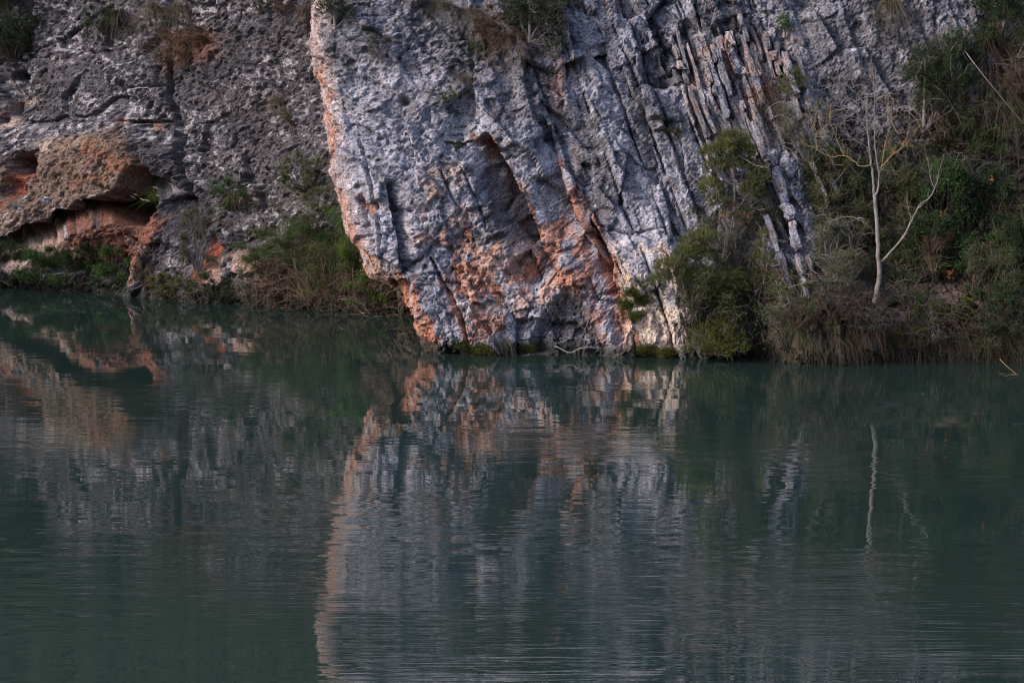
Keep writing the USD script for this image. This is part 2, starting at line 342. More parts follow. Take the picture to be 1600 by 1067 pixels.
# colour of the rock itself
C = np.zeros(P.shape) + np.asarray(GREY)
C *= (0.78 + 0.44 * N2(S, T, 120, 120, 41, 4))[..., None]
C *= (0.80 + 0.40 * r2)[..., None] * (0.88 + 0.24 * r3)[..., None]
n5 = N2(Sw, Tw, 46, 46, 42, 5); n6 = N2(Sw, Tw, 9, 9, 43, 3); n7 = N2(S, T, 26, 26, 44, 5)
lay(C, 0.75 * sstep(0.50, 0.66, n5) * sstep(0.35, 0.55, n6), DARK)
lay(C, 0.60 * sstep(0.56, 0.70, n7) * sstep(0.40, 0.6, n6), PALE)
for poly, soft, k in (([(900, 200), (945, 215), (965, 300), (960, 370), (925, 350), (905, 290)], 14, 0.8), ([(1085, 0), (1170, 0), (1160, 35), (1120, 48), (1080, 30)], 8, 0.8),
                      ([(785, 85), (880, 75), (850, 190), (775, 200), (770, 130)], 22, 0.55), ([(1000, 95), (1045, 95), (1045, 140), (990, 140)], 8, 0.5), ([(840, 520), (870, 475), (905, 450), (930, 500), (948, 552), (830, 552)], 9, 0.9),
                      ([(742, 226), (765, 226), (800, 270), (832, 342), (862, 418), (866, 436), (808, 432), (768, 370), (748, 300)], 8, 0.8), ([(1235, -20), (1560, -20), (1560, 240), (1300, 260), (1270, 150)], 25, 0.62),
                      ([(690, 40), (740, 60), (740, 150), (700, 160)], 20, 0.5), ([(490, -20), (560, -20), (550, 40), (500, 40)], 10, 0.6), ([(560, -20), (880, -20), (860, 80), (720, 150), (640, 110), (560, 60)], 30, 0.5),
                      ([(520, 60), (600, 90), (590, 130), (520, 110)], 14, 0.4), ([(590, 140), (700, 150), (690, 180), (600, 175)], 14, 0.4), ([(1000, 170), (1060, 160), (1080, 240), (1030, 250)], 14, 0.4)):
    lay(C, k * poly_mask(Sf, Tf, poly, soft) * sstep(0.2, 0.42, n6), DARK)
# pale, wind-cleaned left edge and rust where the rock broke away
eL = sstep(42, 6, (Sp - np.interp(T, EDGE[::-1, 1], EDGE[::-1, 0]))) * front
lay(C, 0.5 * eL, PEACH)
Sx, Tx = Sp + 11 * w1 + 6 * w3, T + 11 * w2 + 6 * w4
def rust(poly, soft, k, col, lo=0.35, hi=0.55, sd=50, sc=18):
    lay(C, k * poly_mask(Sx, Tx, poly, soft) * sstep(lo, hi, N2(Sw, Tw, sc, sc * 1.5, sd, 4)), col)
rust([(478, 100), (505, 100), (512, 180), (522, 265), (545, 330), (580, 400), (640, 440), (670, 540), (640, 540), (600, 450), (560, 420), (500, 260)], 9, 0.7, ORANGE, 0.50, 0.60)
rust([(560, 305), (590, 315), (600, 345), (560, 325)], 5, 0.8, ORANGE)
rust([(575, 425), (610, 430), (645, 430), (660, 480), (690, 530), (660, 545), (640, 500), (600, 452)], 6, 0.9, ORANGE, 0.3, 0.5)
rust([(730, 330), (800, 370), (840, 425), (905, 430), (950, 480), (975, 545), (945, 540), (905, 455), (860, 470), (800, 520), (745, 530), (715, 480), (690, 440), (715, 380)], 18, 0.85, ORANGE, 0.42, 0.58, 51)
rust([(720, 380), (800, 390), (870, 430), (920, 450), (860, 480), (790, 500), (720, 470)], 22, 0.75, PEACH, 0.42, 0.6, 52)
rust([(800, 280), (835, 300), (880, 350), (910, 400), (930, 440), (900, 460), (860, 440), (835, 350)], 6, 0.8, ORANGE, 0.36, 0.56, 53)
rust([(905, 340), (945, 380), (960, 430), (985, 520), (1000, 555), (980, 555), (955, 500), (925, 430), (900, 380)], 7, 0.9, ORANGE, 0.3, 0.5, 54)
rust([(845, 80), (890, 90), (930, 95), (900, 130), (880, 170), (855, 180), (855, 130)], 8, 0.4, ORANGE, 0.44, 0.58, 55)
rust([(735, 215), (770, 225), (790, 270), (770, 300), (750, 260)], 7, 0.6, ORANGE, 0.42, 0.55, 56)
rust([(650, 270), (720, 260), (720, 330), (650, 350)], 12, 0.6, PEACH, 0.5, 0.6, 57)
rust([(640, 320), (720, 320), (720, 380), (640, 380)], 14, 0.6, ORANGE, 0.52, 0.62, 58)
rust([(1055, 60), (1120, 60), (1260, 60), (1240, 200), (1120, 200), (1070, 150)], 12, 0.5, (0.36, 0.19, 0.11), 0.42, 0.6, 59)
rust([(850, 190), (900, 190), (900, 310), (870, 300)], 14, 0.4, PEACH, 0.54, 0.66, 60)
rust([(955, 380), (1040, 380), (1075, 470), (1070, 560), (975, 560), (965, 470)], 14, 0.75, (0.50, 0.40, 0.33), 0.34, 0.55, 61)
rust([(965, 430), (1010, 440), (1020, 520), (985, 540)], 10, 0.6, (0.40, 0.24, 0.09), 0.52, 0.62, 62)
rust([(965, 440), (1035, 440), (1040, 490), (985, 510)], 8, 0.8, (0.085, 0.085, 0.025), 0.52, 0.62, 63, 8)
rust([(740, 20), (890, 0), (880, 80), (760, 110)], 12, 0.75, EARTH, 0.3, 0.5, 64)
def seam(line, width, k, col, seed):
    """Iron stain that starts at a seam and runs a little way down from it."""
    m = boxed(Sp, T, line, width * 3)
    d, s, t = seg_dist(Sf[m], Tf[m], line)
    g = np.zeros(S.shape); g[m] = np.clip(1 - d / (width * (0.4 + 1.4 * N2(S[m], T[m], 14, 30, seed, 3))), 0, 1)
    lay(C, k * sstep(0.0, 0.5, g) * sstep(0.40, 0.52, N2(Qs, Ts, 7, 30, seed + 1, 3)), col)
for i, (line, wd, k) in enumerate((([(735, 215), (765, 226), (800, 272), (820, 315), (832, 345), (850, 392), (870, 440)], 9, 0.8), ([(868, 250), (880, 300), (893, 335), (915, 375), (940, 415), (957, 445), (975, 490), (995, 548)], 10, 0.9),
                                 ([(898, 295), (925, 345), (957, 412), (955, 470)], 9, 0.8), ([(855, 120), (875, 130), (890, 100)], 10, 0.35), ([(640, 445), (660, 490), (690, 545)], 9, 0.7), ([(690, 440), (720, 490), (735, 545)], 9, 0.6),
                                 ([(503, 170), (512, 265), (530, 320), (560, 400)], 8, 0.6), ([(1060, 80), (1085, 180), (1120, 270)], 8, 0.5), ([(1130, 60), (1150, 150)], 7, 0.5))):
    seam(line, wd, k, ORANGE, 300 + 3 * i)
# soil and litter in the overgrown gully
soil = gully * sstep(120, 300, T + 60 * w1) * sstep(0.30, 0.50, N2(Sw, Tw, 40, 60, 45, 4))
lay(C, 0.92 * np.maximum(soil, sstep(0.03, 0.2, bank)), EARTH)
lay(C, 0.85 * sstep(1500, 1560, S + 30 * w1) * front * sstep(0.3, 0.45, n7), EARTH)
# wet, algae-dark band at the water
wet = sstep(0.40, 0.10, Z + 0.25 * (N2(S, T, 20, 20, 46, 3) - 0.5))
lay(C, 0.9 * wet, (0.018, 0.020, 0.014))
lay(C, 0.8 * sstep(9.6, 10.6, Z) * sstep(0.4, 0.6, n7), (0.022, 0.030, 0.016))
lay(C, 0.85 * sstep(8.4, 9.0, Z) * sstep(0.25, 0.5, N2(Sw, Tw, 40, 160, 47, 3)) * (1 - sstep(1150, 1250, S)), PALE)
# push the surface out along its own normal
NRM = np.cross(np.gradient(P, axis=0), np.gradient(P, axis=1)); NRM /= np.linalg.norm(NRM, axis=-1, keepdims=True)
if NRM[len(uu) // 2, 20, 1] > 0: NRM = -NRM
P = P + NRM * D[..., None] + V1 * front[..., None]
F = grid_faces(len(uu), len(zz))
ROCK = thing('rock_cliff', 'tall grey limestone cliff with orange broken hollows standing in the water at the centre and right', 'cliff', kind='structure')
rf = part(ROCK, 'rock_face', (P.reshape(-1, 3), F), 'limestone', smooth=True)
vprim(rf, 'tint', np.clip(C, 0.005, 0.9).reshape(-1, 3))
NEAR = P.reshape(-1, 3).copy()

# ------------------------------------------------------------------ the far left cliff with the cave
def left_base(px):
    row = np.interp(px, [-700, 0, 200, 300, 400, 600, 800], [440, 447, 462, 470, 478, 496, 510])
    w = np.array([on_water(a, b) for a, b in zip(px, row)]); return w
bpx = np.linspace(-60, 800, 60); bw = left_base(bpx)
xs = steps([(-46, -20, 0.6), (-20, -15.2, 0.12), (-15.2, -1.6, 0.027), (-1.6, 3.5, 0.25)])
zs = steps([(-0.7, -0.1, 0.1), (-0.1, 9.1, 0.027), (9.1, 11, 0.1), (11, 18, 0.35)])
Xl, Zl = np.meshgrid(xs, zs, indexing='ij')
yb = np.interp(Xl, bw[:, 0], bw[:, 1]) - 0.55 * np.maximum(-18 - Xl, 0)
Yl = yb + 0.6 + 0.16 * np.maximum(Zl - 1.0, 0) + 0.9 * np.maximum(Zl - 9.6, 0) ** 1.1
P2 = np.stack([Xl, Yl, Zl], -1)
S, T, _ = survey(P2)
w1, w2 = N2(S, T, 50, 50, 103, 4) - 0.5, N2(S, T, 50, 50, 104, 4) - 0.5
w3, w4 = N2(S, T, 13, 13, 105, 3) - 0.5, N2(S, T, 13, 13, 106, 3) - 0.5
Sw, Tw = S + 18 * w1 + 6 * w3, T + 18 * w2 + 6 * w4
FS, FT = S + 7 * w1 + 4 * w3, T + 7 * w2 + 4 * w4
D2 = 0.9 * (N2(S, T, 130, 130, 111, 4) - 0.5)
b1, r1, e1 = blocky(Sw / 55, Tw / 60, 121, 0.12, 0.20, 0.05, 0.06)
b2, r2, e2 = blocky(Sw / 17, (Tw + 0.6 * Sw) / 19, 122, 0.034, 0.085, 0.02, 0.1)
b3, r3, e3 = blocky(Sw / 6.5, (Tw + 0.6 * Sw) / 6.5, 123, 0.034, 0.085, 0.02, 0.15)
b4, r4, e4 = blocky(S / 3.0, T / 3.0, 124, 0.018, 0.04, 0.01, 0.2)
V2 = np.zeros(P2.shape)
smoothlow = poly_mask(FS, FT, [(90, 240), (215, 205), (245, 260), (240, 295), (110, 345), (95, 290)], 12)
k = 1 - 0.15 * smoothlow
D2 += b1 + (b2 + b3) * k * (0.7 + 0.6 * N2(S, T, 60, 60, 113, 3)) + b4 * k
D2 += 0.05 * (0.5 - np.abs(N2(Sw, Tw, 30, 30, 114, 5) - 0.5) * 2)
over = [(-60, 392), (-10, 390), (20, 381), (60, 372), (82, 356), (105, 352), (130, 334), (150, 332), (172, 318), (188, 319), (215, 305), (238, 296), (250, 270)]
D2 += 1.1 * poly_mask(FS, FT, [(-80, 190), (100, 215), (200, 190), (262, 240), (275, 320), (150, 390), (60, 430), (-80, 450)], 48)
fault(D2, FS, FT, over, -1, 36, 3.2, 0.6, 1.6, V=V2)
cave = poly_mask(FS, FT, [(90, 360), (150, 332), (185, 318), (222, 300), (236, 268), (246, 268), (254, 300), (252, 335), (242, 352), (215, 352), (196, 338), (165, 345), (110, 368)], 6)
D2 -= 2.6 * cave
D2 += 0.6 * poly_mask(FS, FT, [(150, 352), (195, 345), (225, 362), (230, 410), (170, 415), (130, 385)], 34)
D2 += 0.75 * poly_mask(FS, FT, [(200, 480), (215, 430), (260, 345), (290, 340), (330, 410), (400, 390), (440, 420), (470, 500)], 20)
D2 += 0.5 * poly_mask(FS, FT, [(-60, 500), (-60, 425), (60, 405), (140, 410), (200, 440), (200, 500)], 16)
fault(D2, FS, FT, [(290, 300), (305, 335), (322, 362), (336, 385), (352, 396), (385, 372), (430, 350)], -1, 50, 0.9, V=V2)
for (cx, cy, rx, ry, dp) in ((20, 170, 10, 9, 2.0), (26, 117, 11, 8, .7), (72, 262, 18, 16, 1.3), (30, 275, 12, 10, .5), (58, 302, 22, 18, .6), (18, 252, 8, 6, .4), (283, 218, 6, 8, .5), (10, 190, 6, 5, .3), (372, 325, 20, 12, .4)):
    D2 -= dp * np.exp(-(((FS - cx) / rx) ** 2 + ((FT - cy) / ry) ** 2) ** 2)
crack(D2, FS, FT, [(258, 60), (262, 110), (267, 160), (276, 205), (284, 255), (292, 300), (306, 340)], 6.5, 0.75)
fault(D2, FS, FT, [(200, 120), (205, 160), (210, 195), (222, 235), (238, 262)], -1, 45, 0.25, V=V2)
crack(D2, FS, FT, [(203, 193), (230, 191), (263, 188)], 3.5, 0.35)
crack(D2, FS, FT, [(205, 140), (230, 136), (262, 134)], 3, 0.2)
crack(D2, FS, FT, [(30, 95), (70, 72), (120, 40), (170, 5)], 4, 0.25)
C2 = np.zeros(P2.shape) + np.array([0.080, 0.075, 0.088])
C2 *= (0.70 + 0.6 * N2(S, T, 90, 90, 141, 4))[..., None] * (0.75 + 0.5 * r2)[..., None] * (0.75 + 0.5 * r3)[..., None]
n5, n6 = N2(Sw, Tw, 34, 22, 142, 5), N2(S, T, 6, 5, 143, 3)
lay(C2, 0.8 * sstep(0.46, 0.58, n5) * sstep(0.30, 0.55, n6), (0.05, 0.046, 0.052))
lay(C2, 0.8 * sstep(0.58, 0.66, n6) * sstep(0.35, 0.55, N2(S, T, 60, 40, 145, 3)), (0.34, 0.32, 0.35))
lay(C2, 0.55 * sstep(290, 340, S) * sstep(0.42, 0.6, N2(Sw, Tw, 70, 40, 144, 4)), (0.075, 0.062, 0.062))
def rust2(poly, soft, k, col, lo=0.35, hi=0.55, sd=150, sc=16):
    lay(C2, k * poly_mask(Sw, Tw, poly, soft) * sstep(lo, hi, N2(Sw, Tw, sc * 1.3, sc, sd, 4)), col)
rust2([(90, 245), (140, 222), (210, 205), (242, 262), (244, 298), (150, 332), (105, 350), (-40, 395), (-40, 250), (60, 250)], 12, 0.85, (0.150, 0.104, 0.080), 0.25, 0.45)
rust2([(130, 235), (215, 215), (240, 270), (230, 290), (150, 300)], 12, 0.7, (0.19, 0.088, 0.056), 0.42, 0.55, 151)
rust2([(55, 250), (90, 250), (92, 310), (40, 340), (-20, 345), (-20, 325), (40, 320)], 8, 0.8, (0.20, 0.062, 0.036), 0.36, 0.52, 152)
rust2([(80, 230), (150, 210), (160, 232), (100, 255)], 10, 0.7, (0.33, 0.26, 0.20), 0.4, 0.55, 153)
rust2([(-40, 335), (50, 330), (100, 340), (60, 372), (-40, 395)], 10, 0.7, (0.29, 0.22, 0.185), 0.38, 0.55, 154)
rust2([(150, 335), (250, 330), (270, 345), (225, 430), (210, 410), (130, 400), (60, 400), (60, 380)], 10, 0.85, (0.150, 0.068, 0.044), 0.34, 0.48, 155)
rust2([(30, 395), (120, 370), (150, 390), (100, 412), (40, 420)], 10, 0.8, (0.33, 0.24, 0.21), 0.36, 0.52, 156)
rust2([(230, 400), (262, 345), (285, 350), (250, 400), (225, 480), (200, 480)], 8, 0.8, (0.22, 0.085, 0.05), 0.30, 0.5, 157)
rust2([(325, 370), (350, 400), (360, 430), (325, 440)], 6, 0.9, (0.27, 0.075, 0.036), 0.2, 0.4, 158)
rust2([(335, 430), (400, 392), (440, 410), (420, 450), (340, 470)], 10, 0.8, (0.36, 0.24, 0.20), 0.34, 0.5, 159)
rust2([(200, 190), (262, 185), (262, 200), (205, 230)], 6, 0.5, (0.40, 0.20, 0.12), 0.5, 0.6, 160)
rust2([(250, 45), (330, 40), (340, 90), (250, 110)], 14, 0.7, (0.13, 0.058, 0.035), 0.3, 0.5, 161)
rust2([(0, 130), (60, 150), (50, 220), (0, 240)], 14, 0.6, (0.36, 0.27, 0.23), 0.5, 0.62, 162)
rust2([(430, 380), (700, 330), (700, 520), (400, 520)], 18, 0.9, EARTH, 0.2, 0.4, 163)
lay(C2, 0.9 * sstep(0.42, 0.10, Zl + 0.25 * (N2(S, T, 16, 16, 146, 3) - 0.5)), (0.016, 0.018, 0.012))
lay(C2, 0.9 * sstep(8.4, 8.9, Zl), (0.018, 0.026, 0.013))
N_ = np.cross(np.gradient(P2, axis=0), np.gradient(P2, axis=1)); N_ /= np.linalg.norm(N_, axis=-1, keepdims=True)
if N_[len(xs) // 2, 20, 1] > 0: N_ = -N_
P2 = P2 + N_ * D2[..., None] + V2
FARC = thing('cave_cliff', 'dark lichen-covered cliff at the left with a low rust-coloured cave above the water', 'cliff', kind='structure')
rf = part(FARC, 'rock_face', (P2.reshape(-1, 3), grid_faces(len(xs), len(zs))), 'limestone', smooth=True)
vprim(rf, 'tint', np.clip(C2, 0.004, 0.9).reshape(-1, 3))

FAR = P2.reshape(-1, 3).copy()

# hillside behind both cliffs
hx, hy = np.linspace(-220, 220, 90), np.linspace(16, 260, 50)
gx, gy = np.meshgrid(hx, hy, indexing='ij')
hz = 9.0 + 0.42 * (gy - 16) + 14 * (N2(gx, gy, 60, 60, 201, 4) - 0.5) * sstep(16, 60, gy)
flat('hill_soil', (0.07, 0.07, 0.045), 0.5, 0.4)
single('hillside', (np.stack([gx, gy, hz], -1).reshape(-1, 3), grid_faces(len(hx), len(hy))), 'hill_soil', 'scrub-covered hillside rising behind the cliffs', 'hillside', smooth=True, kind='structure')

# the wooded bank on the other side of the river, behind the camera
hx, hy = np.linspace(-260, 260, 80), np.linspace(-330, -78, 50)
gx, gy = np.meshgrid(hx, hy, indexing='ij')
hz = -1.0 + 0.62 * np.maximum(-80 - gy, 0) ** 0.98 + 16 * (N2(gx, gy, 50, 50, 211, 4) - 0.5) * sstep(-84, -120, gy)
single('hillside', (np.stack([gx, gy, hz], -1).reshape(-1, 3), grid_faces(len(hx), len(hy))), 'hill_soil', 'opposite river bank rising to a scrub-covered hill', 'hillside', smooth=True, kind='structure')

# ------------------------------------------------------------------ rock slabs of the steep beds
def lookup(V):
    s, t, w = survey(V); k = (s > -80) & (s < 1700) & (t > -120) & (t < 640)
    return cKDTree(np.stack([s[k], t[k]], 1)), V[k], w[k]
NT, FT_ = lookup(NEAR), lookup(FAR)
def on_rock(px, py, far=False, out=0.0):
    """The point of the rock that the photograph shows at this place, moved out of the rock by out metres."""
    tree, V, w = FT_ if far else NT
    i = tree.query_ball_point([px, py], 3.0) or [int(tree.query([px, py])[1])]
    p = V[i[int(np.argmin(w[i]))]].copy()
    p[1] -= out
    return p
def face(px, py, out=0.0):
    z = 4.0
    for _ in range(10):
        p = at(px, py, float(lean_near(np.array(z))) - out); z = p[2]
    return p
BOXV = {}
def rock_slab(A, B, width, depth, seed, tint):
    """A rough, chipped slab of stone between two ends."""
    rng = np.random.default_rng(seed)
    L = np.linalg.norm(B - A); al = (B - A) / L
    ac = np.array([1.0, 0, 0]); ac -= al * (ac @ al); ac /= np.linalg.norm(ac); dp = np.cross(al, ac)
    n = (max(3, int(L / 0.09)), 4, 4)
    if n not in BOXV:
        b = trimesh.creation.box((2, 2, 2)); vs, fs = [], []
        for ax in range(3):
            o = [k for k in range(3) if k != ax]
            for sg in (-1, 1):
                g = np.stack(np.meshgrid(np.linspace(-1, 1, n[o[0]] + 1), np.linspace(-1, 1, n[o[1]] + 1), indexing='ij'), -1).reshape(-1, 2)
                v = np.zeros((len(g), 3)); v[:, o[0]], v[:, o[1]], v[:, ax] = g[:, 0], g[:, 1], sg
                f = grid_faces(n[o[0]] + 1, n[o[1]] + 1)
                cr = np.cross(v[f[0, 1]] - v[f[0, 0]], v[f[0, 2]] - v[f[0, 0]])
                fs.append((f if cr[ax] * sg > 0 else f[:, ::-1]) + sum(map(len, vs))); vs.append(v)
        m = trimesh.Trimesh(np.vstack(vs), np.vstack(fs), process=True); BOXV[n] = (np.array(m.vertices), np.array(m.faces))
    v, f = BOXV[n]; v = v.copy()
    edge = np.sort(np.abs(v), axis=1)
    cham = np.clip(edge[:, 1] - 0.6, 0, 1) * 0.8                 # chipped edges
    h = np.array([L / 2, width / 2, depth / 2])
    w = v * h
    w -= np.sign(v) * (cham * (0.4 + 1.2 * rng.random(len(v))))[:, None] * min(width, depth) * 0.5
    w[:, 0] += 0.5 * width * (rng.uniform(-1, 1) * v[:, 1] + rng.uniform(-1, 1) * v[:, 2]) * 0.35
    tap = rng.uniform(-0.28, 0.28); w[:, 1] *= 1 + tap * v[:, 0]
    w[:, 1] *= 1 + 0.40 * (N2(w[:, 0], w[:, 2], 0.25, 0.25, seed % 900, 3) - 0.5) * 2
    w[:, 2] += 0.10 * depth * (N2(w[:, 0], w[:, 1], 0.16, 0.16, (seed + 7) % 900, 3) - 0.5) * 2
    w[:, 1] += 0.10 * width * np.sin(3.0 * v[:, 0] + rng.uniform(0, 6))
    w += rng.normal(0, 0.008, w.shape)
    tw = rng.uniform(-0.10, 0.10)
    w[:, 1], w[:, 2] = w[:, 1] + tw * w[:, 0] * 0.3, w[:, 2] + rng.uniform(-0.1, 0.1) * w[:, 0]
    pos = (A + B) / 2 + w[:, :1] * al + w[:, 1:2] * ac + w[:, 2:3] * dp
    p = part(ROCK, 'rock_slab', (pos, f), 'limestone')
    vv = pos
    t = np.asarray(tint) * (0.8 + 0.4 * N2(pos[:, 0], pos[:, 2], 0.2, 0.2, seed % 500, 3))[:, None]
    r = sstep(0.52, 0.62, N2(pos[:, 0], pos[:, 2], 0.22, 0.3, 77, 3)) * 0.28
    vprim(p, 'tint', t * (1 - r[:, None]) + np.array([0.36, 0.19, 0.11]) * r[:, None])
rng = np.random.default_rng(12)
cnt = 0
for j in range(21):
    q0 = 1050 + 9.3 * j + rng.uniform(-3, 3)
    r = 22 + rng.uniform(0, 36) + (22 if 2 < j < 11 else 0); end = 345 - 6.8 * j + rng.uniform(-20, 10)
    while r < end:
        ln = rng.choice([14, 22, 34, 60, 95]) * rng.uniform(0.75, 1.25)
        wd = rng.choice([5.5, 7.5, 9.5, 12]) * rng.uniform(0.85, 1.15); out = rng.uniform(-0.30, 0.10)
        if rng.random() > 0.09:
            k = 0.36 + 0.0006 * (r - 150) + rng.uniform(-0.02, 0.02)
            xa = q0 + 0.36 * (r - 60) + rng.uniform(-1, 1)
            A, B = face(xa, r, out), face(xa + k * ln, r + ln, out + rng.uniform(-0.06, 0.06))
            g = rng.uniform(0.55, 0.88) * np.array(GREY if rng.random() > 0.3 else (0.33, 0.305, 0.33))
            rock_slab(A, B, wd * 0.0155, rng.uniform(0.22, 0.36), 1000 + cnt, g); cnt += 1
        r += ln + rng.uniform(1.0, 3.5)
for (a, b, c, d, wd, out) in ((1203, 238, 1213, 262, 17, .1), (1211, 262, 1226, 318, 15, .30), (1224, 318, 1238, 342, 17, .34), (1236, 346, 1246, 392, 13, .35), (1243, 398, 1256, 432, 9, .7), (1254, 434, 1262, 468, 8, .9),
                             (1186, 272, 1200, 330, 9, .1), (1262, 400, 1268, 425, 9, .6), (1176, 190, 1196, 245, 10, .1), (1196, 335, 1216, 395, 10, .3), (1218, 395, 1234, 450, 11, .55), (1500, 30, 1520, 80, 18, .2)):
    rock_slab(face(a, b, out), face(c, d, out), wd * 0.0155, 0.34, 1000 + cnt, np.array(GREY) * 1.0); cnt += 1

# ------------------------------------------------------------------ plants
class MB:
    def __init__(s): s.v, s.f, s.n = [], [], 0
    def add(s, v, f):
        s.v.append(np.asarray(v, float)); s.f.append(np.asarray(f, int) + s.n); s.n += len(v)
    def get(s): return np.vstack(s.v), np.vstack(s.f)
def tube(mb, pts, r0, r1, sides=4):
    pts = np.asarray(pts, float); n = len(pts)
    d = np.gradient(pts, axis=0); d /= np.maximum(np.linalg.norm(d, axis=1, keepdims=True), 1e-9)
    ref = np.array([0.31, 0.9, 0.2]); a = np.cross(d, ref); a /= np.maximum(np.linalg.norm(a, axis=1, keepdims=True), 1e-9); b = np.cross(d, a)
    r = np.linspace(r0, r1, n); th = np.arange(sides) * 2 * np.pi / sides
    v = pts[:, None] + r[:, None, None] * (np.cos(th)[None, :, None] * a[:, None] + np.sin(th)[None, :, None] * b[:, None])
    i = np.arange(n * sides).reshape(n, sides); j = np.roll(i, -1, 1)
    f = np.concatenate([np.stack([i[:-1], j[:-1], j[1:]], -1).reshape(-1, 3), np.stack([i[:-1], j[1:], i[1:]], -1).reshape(-1, 3)])
    mb.add(v.reshape(-1, 3), f)
def ribbons(mb, pts, wid, rng):
    """Blades: pts (n, k, 3) with a width that tapers to the tip."""
    n, k, _ = pts.shape
    d = pts[:, -1] - pts[:, 0]
    s = np.cross(d, rng.normal(size=(n, 3))); s /= np.maximum(np.linalg.norm(s, axis=1, keepdims=True), 1e-9)
    t = np.linspace(0, 1, k); w = wid[:, None] * (1 - 0.85 * t[None])
    L, R = pts + s[:, None] * w[..., None] / 2, pts - s[:, None] * w[..., None] / 2
    v = np.stack([L, R], 2).reshape(-1, 3)
    base = (np.arange(n) * 2 * k)[:, None] + 2 * np.arange(k - 1)[None]
    base = base.ravel()
    mb.add(v, np.concatenate([np.stack([base, base + 1, base + 3], 1), np.stack([base, base + 3, base + 2], 1)]))
def unit(rng, n):
    v = rng.normal(size=(n, 3)); return v / np.linalg.norm(v, axis=1, keepdims=True)
def leaves(mb, C, size, rng, aspect=0.5, up=0.3):
    n = len(C); d = unit(rng, n) + np.array([0, -0.25, up]); d /= np.linalg.norm(d, axis=1, keepdims=True)
    s = np.cross(d, unit(rng, n)); s /= np.maximum(np.linalg.norm(s, axis=1, keepdims=True), 1e-9)
    L = (size * rng.uniform(0.6, 1.35, n))[:, None]
    nn = np.cross(d, s) * L * 0.12
    v = np.stack([C, C + d * L * 0.5 + s * L * aspect / 2 + nn, C + d * L, C + d * L * 0.5 - s * L * aspect / 2 + nn], 1).reshape(-1, 3)
    b = np.arange(n) * 4
    mb.add(v, np.concatenate([np.stack([b, b + 1, b + 2], 1), np.stack([b, b + 2, b + 3], 1)]))
def cloud(rng, n, cen, rad):
    i = rng.integers(0, len(cen), n)
    return cen[i] + unit(rng, n) * np.minimum(np.abs(rng.normal(0, 0.75, n)), 1.7)[:, None] * rad[i]
def curve(a, b, rng, sag=0.1, k=5, wob=0.05):
    t = np.linspace(0, 1, k)[:, None]; L = np.linalg.norm(b - a)
    p = a + (b - a) * t
    p[:, 2] += sag * L * np.sin(np.pi * t[:, 0])
    p[1:-1] += rng.normal(0, wob * L, (k - 2, 3))
    return p

for nm, col, var, sc, tr in (('juniper_needles', (0.088, 0.098, 0.030), 0.45, 3.5, 0.15), ('dark_needles', (0.030, 0.042, 0.020), 0.4, 3.0, 0.15), ('dark_leaves', (0.030, 0.050, 0.022), 0.45, 4.0, 0.3),
                             ('olive_leaves', (0.082, 0.096, 0.040), 0.4, 4.0, 0.3), ('grey_leaves', (0.095, 0.100, 0.075), 0.35, 5.0, 0.25), ('fresh_leaves', (0.070, 0.135, 0.020), 0.4, 4.0, 0.4),
                             ('mid_leaves', (0.045, 0.085, 0.026), 0.4, 4.0, 0.35), ('yellow_leaves', (0.088, 0.094, 0.028), 0.4, 4.0, 0.35), ('dry_grass', (0.100, 0.088, 0.060), 0.4, 6.0, 0.25),
                             ('russet_leaves', (0.088, 0.058, 0.042), 0.4, 6.0, 0.2), ('dead_canes', (0.135, 0.095, 0.080), 0.4, 6.0, 0.0), ('dark_twigs', (0.070, 0.055, 0.046), 0.4, 6.0, 0.0),
                             ('grey_twigs', (0.21, 0.185, 0.175), 0.3, 8.0, 0.0), ('purple_twigs', (0.115, 0.095, 0.105), 0.3, 8.0, 0.0), ('orange_tips', (0.30, 0.14, 0.06), 0.3, 8.0, 0.2), ('moss', (0.060, 0.070, 0.016), 0.5, 9.0, 0.1),
                             ('green_grass', (0.075, 0.115, 0.030), 0.4, 6.0, 0.35), ('pale_bark', (0.178, 0.163, 0.152), 0.35, 7.0, 0.0), ('lichened_bark', (0.27, 0.185, 0.085), 0.4, 9.0, 0.0), ('floating_leaf', (0.55, 0.50, 0.16), 0.2, 9.0, 0.2)):
    flat(nm, col, var, sc, 0.85, tr)

